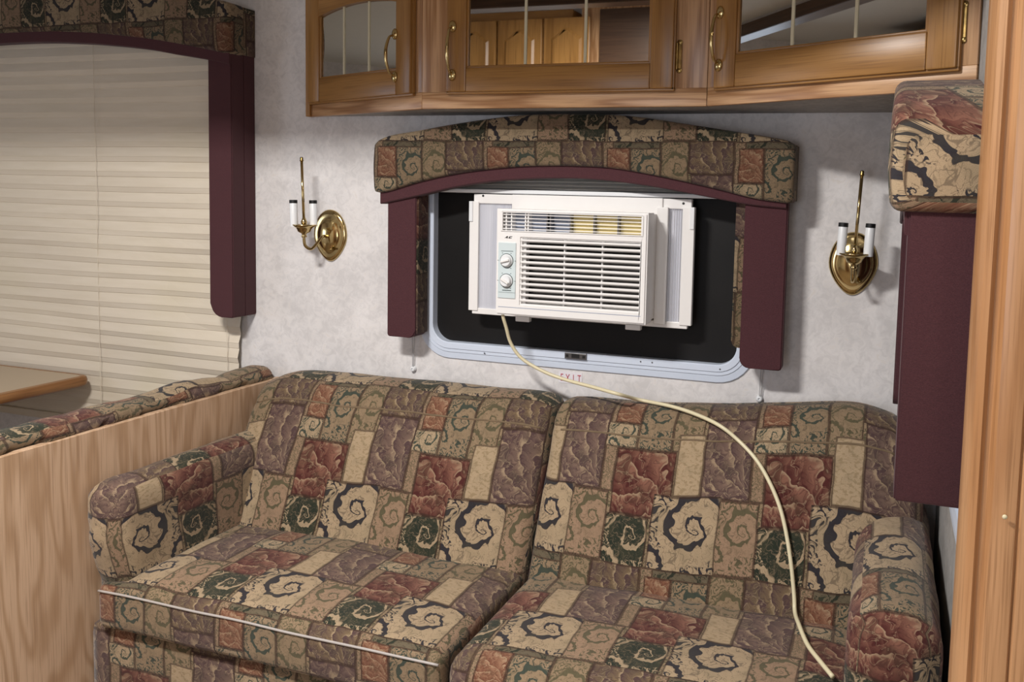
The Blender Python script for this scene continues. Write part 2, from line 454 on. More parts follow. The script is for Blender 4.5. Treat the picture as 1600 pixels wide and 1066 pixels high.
# soft rounded box with unrolled metre UVs; fn(co, u(-1..1)^3) -> displaced co
def cushion(name, x0, x1, y0, y1, z0, z1, rad, mat, parent, fn=None, step=.02, uvo=(0, 0)):
    bm = bmesh.new(); uvl = bm.loops.layers.uv.new('UVMap')
    ext = [(x0, x1), (y0, y1), (z0, z1)]
    c = Vector([(a+b)/2 for a, b in ext]); h = Vector([(b-a)/2 for a, b in ext])
    n = [max(2, int((b-a)/step)) for a, b in ext]
    vm = {}
    rr = rad if isinstance(rad, (tuple, list)) else (rad, rad, rad)
    def vert(i, j, k):
        key = (i, j, k)
        if key in vm: return vm[key][0]
        p = Vector((2*i/n[0]-1, 2*j/n[1]-1, 2*k/n[2]-1))
        q = Vector([p[a]*h[a] for a in range(3)])
        core = Vector([max(-(h[a]-rr[a]), min(h[a]-rr[a], q[a])) for a in range(3)])
        d = Vector([(q[a]-core[a])/rr[a] for a in range(3)])
        # round: project box corner region to ellipsoid
        m = max(abs(d[0]), abs(d[1]), abs(d[2]))
        if m > 0:
            L = d.length
            d = d*(m/L)
        w = core + Vector([d[a]*rr[a] for a in range(3)])
        co = c + w
        if fn: co = fn(co.copy(), p)
        v = bm.verts.new(co); vm[key] = (v, q); return v
    def face(ids, ax, sg):
        vs = [vert(*i) for i in ids]
        f = bm.faces.new(vs)
        for lp, i in zip(f.loops, ids):
            q = vm[i][1]
            if ax == 1: u, v = c.x+q.x, c.z+q.z
            elif ax == 2: u, v = c.x+q.x, (c.z+h.z + (q.y+h.y)) if sg > 0 else (c.z-h.z - (q.y+h.y))
            else: u, v = (c.y+q.y)*(1 if sg < 0 else -1) + c.x + sg*h.x, c.z+q.z
            lp[uvl].uv = (u+uvo[0], v+uvo[1])
    for ax in range(3):
        a1, a2 = [(1, 2), (0, 2), (0, 1)][ax]
        for sg, kk in ((-1, 0), (1, n[ax])):
            for i in range(n[a1]):
                for j in range(n[a2]):
                    def mk(a, b):
                        t = [0, 0, 0]; t[ax] = kk; t[a1] = a; t[a2] = b; return tuple(t)
                    face([mk(i, j), mk(i+1, j), mk(i+1, j+1), mk(i, j+1)], ax, sg)
    return emit(name, bm, mat, parent, smooth=True)

# ------------------------------------------------------------------ the room
WALL_R = .150; SLIDE_L = -4.15; FRONT = -1.06; CEIL = 2.64; SCEIL = 2.19; HEAD = 2.13
BACKY = -3.4; MX0, MX1 = -4.3, 1.6
wR = at(0, 0)  # unused helper point
def rect_wall(name, x0, x1, z0, z1, holes, y0, y1, mat):
    """wall in the XZ plane with rectangular openings, built as blocks"""
    bm = bmesh.new()
    xs = sorted({x0, x1, *[h[0] for h in holes], *[h[1] for h in holes]}); zs = sorted({z0, z1, *[h[2] for h in holes], *[h[3] for h in holes]})
    for a, b in zip(xs, xs[1:]):
        for c, d in zip(zs, zs[1:]):
            mx, mz = (a+b)/2, (c+d)/2
            if any(h[0] < mx < h[1] and h[2] < mz < h[3] for h in holes): continue
            bx(bm, a, b, y0, y1, c, d)
    bmesh.ops.remove_doubles(bm, verts=bm.verts, dist=1e-5)
    return struct(emit(name, bm, mat))
WX0, WX1, WZ0, WZ1 = -1.330, -.384, at(860, 548, -.01).z, 1.52       # glass of the exit window
LX0, LX1, LZ0, LZ1 = -3.62, -2.13, .86, 1.96          # dinette window opening
rect_wall('wall_back', SLIDE_L, WALL_R, 0, SCEIL, [(WX0-.02, WX1+.02, WZ0-.02, WZ1+.02), (LX0, LX1, LZ0, LZ1)], 0, .05, 'paper')
# right side of the slide-out, with its own window behind the pelmet
RWY0, RWY1, RWZ0, RWZ1 = -.82, -.32, .87, 1.50
bm = bmesh.new()
for (a, b, c, d) in ((FRONT, RWY0, 0, SCEIL), (RWY1, .05, 0, SCEIL), (RWY0, RWY1, 0, RWZ0), (RWY0, RWY1, RWZ1, SCEIL)):
    bx(bm, WALL_R, WALL_R+.05, a, b, c, d)
bmesh.ops.remove_doubles(bm, verts=bm.verts, dist=1e-5)
struct(emit('wall_right', bm, 'paper_grey'))
struct(box('wall_left', SLIDE_L-.05, SLIDE_L, FRONT, .05, 0, SCEIL, 'paper'))
struct(box('floor', MX0-.1, MX1+.1, BACKY-.1, .05, -.05, 0, 'carpet'))
struct(box('ceiling', MX0-.1, MX1+.1, BACKY-.1, FRONT, CEIL, CEIL+.05, 'ceil'))
struct(box('trim_1', SLIDE_L-.05, WALL_R+.05, FRONT+.001, .05, SCEIL, SCEIL+.05, 'ceil'))
# header over the slide opening
struct(box('wall_header', SLIDE_L-.1, WALL_R+.0, FRONT-.06, FRONT, HEAD+.05, CEIL, 'paper'))
struct(box('trim_2', SLIDE_L-.1, WALL_R+.0, FRONT-.07, FRONT+.008, HEAD, HEAD+.05, 'darkwood', bev=.004))
# main room
struct(box('wall_front', MX0-.1, MX1+.1, BACKY-.1, BACKY, 0, CEIL, 'paper'))
struct(box('wall_far_left', MX0-.1, MX0, BACKY, FRONT-.06, 0, CEIL, 'paper'))
struct(box('wall_far_right', MX1, MX1+.1, BACKY, FRONT, 0, CEIL, 'paper'))
struct(box('wall_slide_side', .405, MX1, FRONT-.04, FRONT+.02, 0, CEIL, 'paper_grey'))
# wooden jamb at the right of the slide opening: fluted boards
def jamb():
    bm = bmesh.new()
    prof = [(.119, -1.000), (.119, -1.052), (.127, -1.068), (.137, -1.072), (.143, -1.066), (.149, -1.066), (.156, -1.078), (.176, -1.082),
            (.187, -1.080), (.190, -1.075), (.194, -1.080), (.250, -1.086), (.42, -1.112), (.42, -1.06), (.149, -1.06), (.149, -1.000)]
    lo = [bm.verts.new((x, y, 0)) for x, y in prof]; hi = [bm.verts.new((x, y, CEIL)) for x, y in prof]
    n = len(prof)
    for i in range(n): bm.faces.new((lo[i], lo[(i+1) % n], hi[(i+1) % n], hi[i]))
    bm.faces.new(lo[::-1]); bm.faces.new(hi)
    o = emit('trim_3', bm, 'post', auto=40); struct(o); return o
jamb_o = jamb()
for z in (.80, 1.31):                                                # filled nail heads in the jamb
    pass
p1 = at(1570, 808, -1.088)
bm = bmesh.new(); lathe(bm, [(.0, .0015), (.003, .0012), (.0036, 0)], p1, (0, -1, 0), 12)
emit('nail_cover', bm, 'cord', jamb_o, True)

# ceiling lamps (real fittings around the area lights)
for i, (x, y, lab) in enumerate(((-1.25, -2.02, 'rectangular white ceiling lamp near the middle of the main room'), (.75, -2.55, 'rectangular white ceiling lamp over the galley side'))):
    t = thing('ceiling_lamp', lab, 'lamp', (x, y, CEIL))
    bm = bmesh.new(); bx(bm, x-.21, x+.21, y-.11, y+.11, CEIL-.03, CEIL, .006); emit('lamp_base', bm, 'white', t)

# ------------------------------------------------------------------ windows
def rrect(x0, x1, z0, z1, r, n=8):
    pts = []
    for cx, cz, a0 in ((x1-r, z1-r, 0), (x0+r, z1-r, 90), (x0+r, z0+r, 180), (x1-r, z0+r, 270)):
        for k in range(n+1):
            a = radians(a0 + 90*k/n); pts.append((cx+r*cos(a), cz+r*sin(a)))
    return pts
def frame_mesh(name, x0, x1, z0, z1, r, prof, mat, parent, swap=None):
    """prof: (offset outward from the glass edge, y)"""
    bm = bmesh.new(); rings = []
    for off, y in prof:
        pts = rrect(x0-off, x1+off, z0-off, z1+off, max(r+off, .004))
        rings.append([bm.verts.new((px, y, pz) if swap is None else swap(px, y, pz)) for px, pz in pts])
    n = len(rings[0])
    for a, b in zip(rings, rings[1:]):
        for k in range(n): bm.faces.new((a[k], a[(k+1) % n], b[(k+1) % n], b[k]))
    for k in range(n): bm.faces.new((rings[-1][k], rings[-1][(k+1) % n], rings[0][(k+1) % n], rings[0][k]))
    return emit(name, bm, mat, parent, auto=30)
w2 = bpy.data.objects.new('window_2', None); COL.objects.link(w2); w2.location = (WX0, 0, WZ0); w2['kind'] = 'structure'
prof = [(0, .03), (0, -.010), (.003, -.013), (.019, -.013), (.021, -.010), (.030, -.010), (.032, -.0075), (.050, -.006), (.053, -.001), (.053, .0), (.018, .0), (.018, .03)]
frame_mesh('window_frame', WX0, WX1, WZ0, WZ1, .055, prof, 'frame_white', w2)
box('screen', WX0-.01, WX1+.01, .018, .024, WZ0-.01, WZ1+.01, 'screen', w2)
box('pane', WX0-.01, WX1+.01, .036, .040, WZ0-.01, WZ1+.01, 'black', w2)
for px, py in ((1001, 565), (1019, 566.5), (757, 552), (1125, 577)):   # frame screws
    p = at(px, py, -.013); bm = bmesh.new(); lathe(bm, [(.0022, 0), (.0022, .0012), (0, .0016)], p, (0, -1, 0), 10); emit('screw', bm, 'steel', w2, True)
def latch():
    c = at(900, 556.5, -.013)
    bm = bmesh.new(); bx(bm, c.x-.034, c.x+.034, -.018, -.012, c.z-.009, c.z+.009, .001)
    o = emit('latch', bm, 'steel', w2)
    for dx in (-.026, .026): box('latch_screw', c.x+dx-.004, c.x+dx+.004, -.0195, -.0175, c.z-.004, c.z+.004, 'black', o)
    box('latch_slot', c.x-.012, c.x+.012, -.0195, -.0175, c.z-.005, c.z+.007, 'black', o)
latch()

w1 = bpy.data.objects.new('window_1', None); COL.objects.link(w1); w1.location = (LX0, 0, LZ0); w1['kind'] = 'structure'
frame_mesh('window_frame', LX0+.03, LX1-.03, LZ0+.03, LZ1-.03, .05, [(0, .03), (0, -.008), (.03, -.010), (.055, -.006), (.06, -.001), (.06, 0), (.03, 0), (.03, .03)], 'frame_white', w1)
box('pane', LX0+.01, LX1-.01, .034, .038, LZ0+.01, LZ1-.01, 'bluegrey', w1)

# window of the right side wall (white frame peeping out below the pelmet)
w3 = bpy.data.objects.new('window_3', None); COL.objects.link(w3); w3.location = (WALL_R, RWY0, RWZ0); w3['kind'] = 'structure'
sw = lambda a, y, z: (WALL_R + y, a, z)
frame_mesh('window_frame', RWY0+.01, RWY1-.01, RWZ0+.01, RWZ1-.01, .05, [(0, .03), (0, -.008), (.02, -.011), (.022, -.008), (.045, -.008), (.05, -.001), (.05, 0), (.012, 0), (.012, .03)], 'frame_white', w3, sw)
box('pane', WALL_R+.034, WALL_R+.038, RWY0, RWY1, RWZ0, RWZ1, 'bluegrey', w3)

# ------------------------------------------------------------------ pleated shades
def pleats(name, x0, x1, z0, z1, pitch, dep, y, mat, parent, wob=.0):
    bm = bmesh.new(); nx = max(2, int((x1-x0)/.06)); n = int(round((z1-z0)/pitch)); pitch = (z1-z0)/n
    prof = []
    for i in range(n):
        z = z1 - i*pitch
        prof += [(y-.001, z), (y-dep, z-pitch*.62), (y-dep*.86, z-pitch*.66), (y-.003, z-pitch*.97)]
    prof.append((y-.001, z0))
    rows = []
    for j, (py, pz) in enumerate(prof):
        row = []
        for i in range(nx+1):
            x = x0 + (x1-x0)*i/nx
            k = wob*nz(x*1.7, pz*6)*.02; kz = wob*nz(x*.9+4, pz*5+3)*.012
            row.append(bm.verts.new((x, py+min(k, .004) - (.004 if wob else 0), pz+kz)))
        rows.append(row)
    for a, b in zip(rows, rows[1:]):
        for i in range(nx): bm.faces.new((a[i], a[i+1], b[i+1], b[i]))
    me = mesh_from(bm, name); o = link(name, me, mat, parent)
    return o
sx1 = at(372, 585, -.03).x
t = thing('pleated_shade', 'large cream pleated window shade lowered behind the dinette table', 'window shade', (-2.85, -.02, 1.99))
pleats('pleated_fabric', -3.72, sx1, .60, 1.99, .052, .0075, -.012, 'shade', t, 1.0)
box('head_rail', -3.72, sx1, -.045, -.005, 1.985, 2.01, 'white', t, .003)
box('bottom_rail', -3.72, sx1, -.034, -.004, .575, .602, 'shade', t, .004)
for px in (153, 352):
    p0 = at(px, 120, -.040); p1_ = at(px+2, 575, -.040)
    bm = bmesh.new(); tube(bm, [(p1_.x, -.036, 1.98), (p1_.x, -.036, .60)], .0009, 6); emit('lift_cord', bm, 'shade', t)
t = thing('pleated_shade', 'white pleated shade drawn up above the dark window', 'window shade', (-.86, -.04, 1.56))
bz = at(900, 305.5, -.045).z
box('head_rail', -1.325, -.412, -.05, -.012, 1.55, 1.575, 'white', t, .003)
pleats('pleated_fabric', -1.325, -.412, bz+.012, 1.55, .011, .028, -.018, 'shade_w', t)
box('bottom_rail', -1.328, -.410, -.052, -.014, bz, bz+.012, 'white', t, .003)
for (px, py0, kx, ky) in ((643, 520, 644, 577), (1189, 575, 1186, 624)):
    a = at(px, py0, -.02); k = at(kx, ky, -.012)
    bm = bmesh.new(); tube(bm, [(a.x, -.016, 1.02), (k.x, -.010, k.z+.008)], .0011, 6)
    emit('hold_down_cord', bm, 'string', t)
    bm = bmesh.new(); tube(bm, [(a.x+.008, -.016, 1.02), (k.x+.003, -.010, k.z+.008)], .0011, 6)
    emit('hold_down_cord', bm, 'string', t)
    bm = bmesh.new(); lathe(bm, [(.0095, 0), (.0095, .006), (.007, .011), (.0035, .012), (.0032, .008), (0, .008)], (k.x, -.001, k.z), (0, -1, 0), 16)
    emit('anchor_knob', bm, 'white', t, auto=40)

# ------------------------------------------------------------------ pelmets
def sweep_header(name, top, bot, s0, s1, d0, d1, mat, parent, place, r=.014, uvo=(0, 0)):
    """top/bot: curves z(s).  place(s, d, z) -> world; d is distance out of the wall"""
    bm = bmesh.new(); uvl = bm.loops.layers.uv.new('UVMap'); N = 72; rings = []
    ss = [s0 + (s1-s0)*i/N for i in range(N+1)]
    ends = [0, .25, .6, 1.0]
    extra = [s0 + r*(1-cos(e*pi/2)) for e in ends[:-1]]; extra2 = [s1 - (s1-s0 > 0)*(r*(1-cos(e*pi/2))) for e in ends[:-1]]
    ss = extra + [s for s in ss if s0+r < s < s1-r] + extra2[::-1]
    def cross(s):
        zt, zb = interp(top, s), interp(bot, s)
        e = min(s-s0, s1-s); k = sqrt(max(0, 1-((r-min(e, r))/r)**2))   # end rounding
        sh = r*(1-k)
        zt -= sh*.9; zb += sh*.9; dd = d1 - sh*.9; rr = r*.85
        pts = [(d0, zb, 0)]
        L = 0
        for a in range(0, 91, 18):
            pts.append((dd-rr + rr*sin(radians(a)), zb+rr - rr*cos(radians(a)), 0))
        H = zt-zb
        for f in (.2, .4, .6, .8): pts.append((dd + .004*sin(pi*f), zb+rr+(H-2*rr)*f, 0))
        for a in range(0, 91, 18):
            pts.append((dd-rr + rr*cos(radians(a)), zt-rr + rr*sin(radians(a)), 0))
        pts.append((d0, zt, 0))
        out = []; L = zb - (dd-rr-d0)
        for i, (d, z, _) in enumerate(pts):
            if i: L += sqrt((d-pts[i-1][0])**2 + (z-pts[i-1][1])**2)
            out.append((d, z, L))
        return out
    cols = []
    for s in ss:
        c = cross(s); cols.append([(bm.verts.new(place(s, d, z)), s, L) for d, z, L in c])
    for a, b in zip(cols, cols[1:]):
        m = len(a)
        for k in range(m-1):
            q = (a[k], b[k], b[k+1], a[k+1]); f = bm.faces.new([v[0] for v in q])
            for lp, v in zip(f.loops, q): lp[uvl].uv = (v[1]+uvo[0], v[2]+uvo[1])
    for c, sg in ((cols[0], -1), (cols[-1], 1)):
        f = bm.faces.new([v[0] for v in c])
        for lp, v in zip(f.loops, c):
            w = v[0].co; dd = (Vector(place(c[0][1], 0, w.z)) - w).length
            lp[uvl].uv = (c[0][1] + sg*(.12-dd)+uvo[0], w.z+uvo[1])
    return emit(name, bm, mat, parent, auto=50)
def sweep_band(name, lo, hi, s0, s1, d0, d1, mat, parent, place, N=60):
    bm = bmesh.new(); cols = []
    for i in range(N+1):
        s = s0+(s1-s0)*i/N; a, b = interp(lo, s), interp(hi, s)
        cols.append([bm.verts.new(place(s, d, z)) for d, z in ((d0, a), (d1-.003, a), (d1, a+.003), (d1, b), (d0, b))])
    m = 5
    for a, b in zip(cols, cols[1:]):
        for k in range(m): bm.faces.new((a[k], b[k], b[(k+1) % m], a[(k+1) % m]))
    bm.faces.new(cols[0]); bm.faces.new(cols[-1][::-1])
    return emit(name, bm, mat, parent, auto=40)
def side_board(name, s0, s1, z0, z1, d0, d1, cut, cutside, mat, parent, place, uvo=(0, 0)):
    """hanging side board; the inner lower corner is rounded off (cutside -1: at s0, +1: at s1)"""
    pts = []
    def arc(cx, cz, a0, a1, r, n=5):
        return [(cx+r*cos(radians(a0+(a1-a0)*k/n)), cz+r*sin(radians(a0+(a1-a0)*k/n))) for k in range(n+1)]
    c = cut; e = .008
    if cutside < 0: pts = arc(s0+c, z0+c, 180, 270, c) + arc(s1-e, z0+e, 270, 360, e, 2) + [(s1, z1), (s0, z1)]
    else: pts = arc(s0+e, z0+e, 180, 270, e, 2) + arc(s1-c, z0+c, 270, 360, c) + [(s1, z1), (s0, z1)]
    bm = bmesh.new(); uvl = bm.loops.layers.uv.new('UVMap')
    fr = [bm.verts.new(place(s, d1, z)) for s, z in pts]; bk = [bm.verts.new(place(s, d0, z)) for s, z in pts]
    bm.faces.new(fr); bm.faces.new(bk[::-1]); n = len(pts)
    for i in range(n): bm.faces.new((fr[i], bk[i], bk[(i+1) % n], fr[(i+1) % n]))
    bmesh.ops.bevel(bm, geom=[e_ for e_ in bm.edges if all(v in fr for v in e_.verts)], offset=.003, segments=2, affect='EDGES')
    for f in bm.faces:
        for lp in f.loops: lp[uvl].uv = (lp.vert.co.x + lp.vert.co.y + uvo[0], lp.vert.co.z+uvo[1])
    return emit(name, bm, mat, parent, auto=40)

pl_back = lambda s, d, z: (s, -d, z)
def pix_curve(pts, Y, k=6): return smooth_curve([(at(x, y, Y).x, at(x, y, Y).z) for x, y in pts], k)

# centre pelmet
HD, PD = .120, .095
t = thing('pelmet', 'arched tapestry pelmet with burgundy sides around the air conditioner window', 'valance', (-.87, -.05, 1.6))
top = pix_curve([(581, 224), (605, 212), (655, 203), (710, 193), (794, 181), (850, 178), (910, 177.5), (960, 179), (1010, 184), (1115, 200), (1215, 216), (1242, 224)], -HD)
bot = pix_curve([(583, 301), (604, 299), (654, 284), (720, 270), (800, 261), (860, 259), (900, 259.5), (957, 263), (1036, 277), (1120, 296), (1180, 311), (1238, 319)], -HD)
s0, s1 = at(582, 262, -HD).x, at(1241, 270, -HD).x
for sx_ in (s0+.002, s1-.012): uvbox(box('return_end', sx_, sx_+.010, -.062, -.002, interp(bot, sx_)+.006, interp(top, sx_)-.006, 'fabric_pelmet_shaded', t))
sweep_header('header', top, bot, s0, s1, .060, HD, 'fabric_pelmet_shaded', t, pl_back)
low = pix_curve([(594, 319), (650, 307), (720, 291), (800, 281), (900, 279), (1002, 289), (1100, 307), (1170, 320), (1228, 326)], -PD-.006)
b0, b1 = at(597, 315, -PD).x, at(1229, 320, -PD).x
hib = [(x, z+.03) for x, z in bot]
sweep_band('lining_band', low, hib, b0, b1, PD-.03, PD+.010, 'burgundy', t, pl_back)
zl = at(625, 527, -PD).z; zr = at(1215, 580, -PD).z
x0, x1 = at(605, 430, -PD).x, at(649, 430, -PD).x
side_board('side_panel', x0, x1, zl, 1.50, .026, PD, .022, 1, 'burgundy', t, pl_back)
side_board('side_lining', x1-.006, x1+.004, zl+.012, 1.50, .028, PD-.006, .002, 1, 'fabric_pelmet_shaded', t, pl_back)
x0, x1 = at(1160, 430, -PD).x, at(1227, 430, -PD).x
side_board('side_panel', x0, x1, zr, 1.50, .056, PD, .026, -1, 'burgundy', t, pl_back)
xb = at(1152, 400, -.03).x
side_board('side_lining', xb, x0+.006, zr+.05, 1.50, .058, .080, .02, -1, 'fabric_pelmet_shaded', t, pl_back)

# left pelmet over the dinette window
HL, PL = .125, .110
t = thing('pelmet', 'large arched tapestry pelmet with burgundy side over the cream shade', 'valance', (-2.95, -.05, 1.9))
cx_ = -2.93; xr = at(364, 420, -PL).x + .005
rt_pts = [(391, 14), (382, 9), (345, 0), (297, -9), (240, -20), (180, -28), (100, -34)]
topR = [(at(x, y, -HL).x, at(x, y, -HL).z) for x, y in rt_pts]
botR = [(at(x, y, -HL).x, at(x, y, -HL).z) for x, y in ((394, 88), (365, 86), (325, 78), (275, 68), (226, 60), (170, 54), (126, 50.5), (60, 49.5))]
def sym(p): return smooth_curve(p + [(2*cx_-x, z) for x, z in p if abs(x-cx_) > .05])
for sx_ in (2*cx_-xr+.002, xr-.012): uvbox(box('return_end', sx_, sx_+.010, -.062, -.002, interp(sym(botR), sx_)+.006, interp(sym(topR), sx_)-.006, 'fabric_pelmet_shaded', t))
sweep_header('header', sym(topR), sym(botR), 2*cx_-xr, xr, .060, HL, 'fabric_pelmet_shaded', t, pl_back, uvo=(.1, .02))
lowR = [(at(x, y, -PL-.006).x, at(x, y, -PL-.006).z) for x, y in ((388, 108), (318, 92), (270, 84), (226, 76), (170, 70), (126, 67), (60, 65.5))]
xe = xr - .006
sweep_band('lining_band', sym(lowR), [(x, z+.04) for x, z in sym(botR)], 2*cx_-xe, xe, PL-.03, PL+.008, 'burgundy', t, pl_back)
zb = at(368, 498, -PL).z
xa, xb_ = at(328, 420, -PL).x, at(364, 420, -PL).x
side_board('side_panel', xa, xb_, zb, 1.90, .055, PL, .045, -1, 'burgundy', t, pl_back)
side_board('side_return', xb_-.012, xb_, zb, 1.90, .003, .055, .003, -1, 'burgundy', t, pl_back)
side_board('side_lining', xa-.006, xa+.004, zb+.10, 1.90, .056, PL-.02, .002, -1, 'fabric_pelmet_shaded', t, pl_back)
side_board('side_panel', 2*cx_-xb_, 2*cx_-xa, zb, 1.90, .055, PL, .045, 1, 'burgundy', t, pl_back)

# right pelmet on the side wall (seen from its end); s = -Y along the wall, d = out of the wall
pl_side = lambda s, d, z: (WALL_R - d, -s, z)
t = thing('pelmet', 'tapestry pelmet with long burgundy end board, seen end-on beside the wooden jamb', 'valance', (WALL_R, -.6, 1.6))
DR = WALL_R + .004; S0, S1 = .17, .97
zt0, zb0 = at(1415, 188, -S1).z, at(1415, 337, -S1).z
topc = smooth_curve([(S0 + (S1-S0)*f, zt0 + .105*sin(pi*f)**.75) for f in (0, .08, .2, .35, .5, .65, .8, .92, 1)])
botc = smooth_curve([(S0 + (S1-S0)*f, zb0 + .045*sin(pi*f)) for f in (0, .1, .25, .5, .75, .9, 1)])
sweep_header('header', topc, botc, S0, S1, .014, DR, 'fabric', t, pl_side, r=.024, uvo=(.13, -.08))
zn = at(1402, 785, -.955).z
de = WALL_R - at(1408, 560, -.955).x
side_board('side_panel', .87, .955, zn, zb0+.06, .004, de, .012, -1, 'burgundy', t, pl_side)
side_board('side_panel', .19, .265, zn, zb0+.06, .02, de, .035, 1, 'burgundy', t, pl_side)
sweep_band('lining_band', [(x, z-.035) for x, z in botc], [(x, z+.02) for x, z in botc], .20, .948, de-.03, de+.006, 'burgundy', t, pl_side)

# pelmet on the slide-out's far left wall (seen in the mirrored cabinet doors)
pl_l = lambda s, d, z: (SLIDE_L + d, s, z)
t = thing('pelmet', 'tapestry pelmet on the dinette end wall, visible in the leftmost mirrored cabinet door', 'valance', (SLIDE_L, -.5, 1.7))
topc = smooth_curve([(-.9+.75*f, 1.84+.06*sin(pi*f)) for f in (0, .15, .35, .5, .65, .85, 1)])
botc = smooth_curve([(-.9+.75*f, 1.66+.05*sin(pi*f)) for f in (0, .15, .35, .5, .65, .85, 1)])
sweep_header('header', topc, botc, -.9, -.15, .002, .12, 'fabric_pelmet_shaded', t, pl_l)
sweep_band('lining_band', [(x, z-.03) for x, z in botc], [(x, z+.02) for x, z in botc], -.88, -.17, .08, .105, 'burgundy', t, pl_l)
side_board('side_panel', -.88, -.81, 1.1, 1.70, .003, .095, .03, 1, 'burgundy', t, pl_l)
side_board('side_panel', -.24, -.17, 1.1, 1.70, .003, .095, .03, -1, 'burgundy', t, pl_l)

# ------------------------------------------------------------------ sconces
def sconce(cx, cy, label, cup_px, cup_d, candle_off, rod_top, rod_tilt):
    c = at(cx, cy, 0)
    t = thing('wall_sconce', label, 'wall lamp', (c.x, 0, c.z), 'brass wall sconces either side of the window')
    bm = bmesh.new()
    lathe(bm, [(.062, 0), (.0625, .004), (.059, .008), (.050, .011), (.046, .010), (.036, .016), (.022, .021), (.010, .023), (0, .0235)], (c.x, 0, c.z), (0, -1, 0), 40)
    for v in bm.verts:                                              # pointed oval plate
        dz = v.co.z-c.z; v.co.z = c.z + dz*1.34
        if dz < 0: v.co.x = c.x + (v.co.x-c.x)*(1-.28*min(1, (-dz/.062)**1.6))
    emit('backplate', bm, 'brass', t, True)
    k = at(*cup_px, -cup_d)                                          # centre of the cup rim
    bm = bmesh.new()
    path = catmull([(c.x, -.018, c.z-.004), (c.x+(k.x-c.x)*.1, -.040, c.z-.002), (c.x+(k.x-c.x)*.25, -.062, c.z-.022), (c.x+(k.x-c.x)*.55, -(.5*.062+.5*cup_d), c.z-.040),
                    (k.x-(k.x-c.x)*.08, -cup_d*.96, c.z-.030), (k.x, -cup_d, k.z-.045), (k.x, -cup_d, k.z-.026)], 6)
    tube(bm, path, .0048, 12); emit('arm', bm, 'brass', t, True)
    bm = bmesh.new()
    lathe(bm, [(.0075, -.040), (.009, -.036), (.006, -.031), (.010, -.027), (.019, -.022), (.022, -.014), (.028, -.008), (.037, -.003), (.038, 0), (.036, .0005), (.024, -.004), (.008, -.006), (0, -.006)], k, (0, 0, 1), 32)
    emit('drip_cup', bm, 'brass', t, True)
    for sgn in (-1, 1):
        b = k + Vector((candle_off[0]*sgn, candle_off[1]*sgn, -.006)); tl = Vector((rod_tilt*.8, 0, 1)).normalized()
        bm = bmesh.new(); lathe(bm, [(.0118, 0), (.0118, .078), (.0112, .079)], b, tl, 24); cs = emit('candle_sleeve', bm, 'white', t, auto=40)
        bm = bmesh.new(); lathe(bm, [(.0122, 0), (.0122, .010), (.009, .0105), (.0085, .004), (0, .004)], b + tl*.072, tl, 24); emit('lamp_socket', bm, 'black', cs, auto=40)
    rp = at(*rod_top, -cup_d); h = rp.z - k.z
    bm = bmesh.new(); q = Vector((rod_tilt, 0, 1))
    tube(bm, [k + q*(-.004), k + q*(h-.012)], .0042, 12); emit('stem', bm, 'brass', t, True)
    bm = bmesh.new(); lathe(bm, [(.0056, 0), (.006, .003), (.0045, .006), (.0052, .010), (.0035, .013), (0, .0135)], k + q*(h-.014), q, 14); emit('finial', bm, 'abrass', t, True)
    bm = bmesh.new(); lathe(bm, [(.006, 0), (.007, .006), (.010, .014), (.0075, .020), (.0045, .028)], k + Vector((0, 0, -.006)), (0, 0, 1), 16); emit('stem_base', bm, 'brass', t, True)
    bm = bmesh.new(); s = Vector((c.x+.018, -.014, c.z-.045)); lathe(bm, [(.0045, 0), (.0045, .016), (.0035, .018), (0, .018)], s, (.2, -1, .1), 12); emit('switch_knob', bm, 'abrass', t, True)
sconce(517, 368, 'brass two-candle wall sconce between the cream shade and the pelmet', (475, 351), .105, (.020, .022), (470.5, 245), -.04)
sconce(1333, 412, 'brass two-candle wall sconce right of the pelmet, in shade', (1335, 396), .105, (.033, -.004), (1345, 266), .045)

# ------------------------------------------------------------------ exit sticker
c = at(891.5, 591, -.001)
t = thing('exit_sticker', 'small white sticker with red EXIT letters under the window', 'sticker', (c.x, 0, c.z))
box('backing', c.x-.037, c.x+.036, -.0012, -.0002, c.z-.016, c.z+.018, 'sticker', t)
for i, ch in enumerate('EXIT'):
    cu = bpy.data.curves.new('letter', 'FONT'); cu.body = ch; cu.size = .031; cu.extrude = .0003; cu.align_x = 'CENTER'; cu.space_character = 1
    ob = bpy.data.objects.new('tmp', cu); COL.objects.link(ob)
    dg = bpy.context.evaluated_depsgraph_get(); me = bpy.data.meshes.new_from_object(ob.evaluated_get(dg))
    bpy.data.objects.remove(ob)
    me.transform(Matrix.Translation((c.x-.0275+.0183*i, -.0016, c.z-.010)) @ Matrix.Rotation(radians(90), 4, 'X') @ Matrix.Diagonal((.62, 1, 1, 1)))
    me.materials.clear(); link('letter', me, 'red', t)

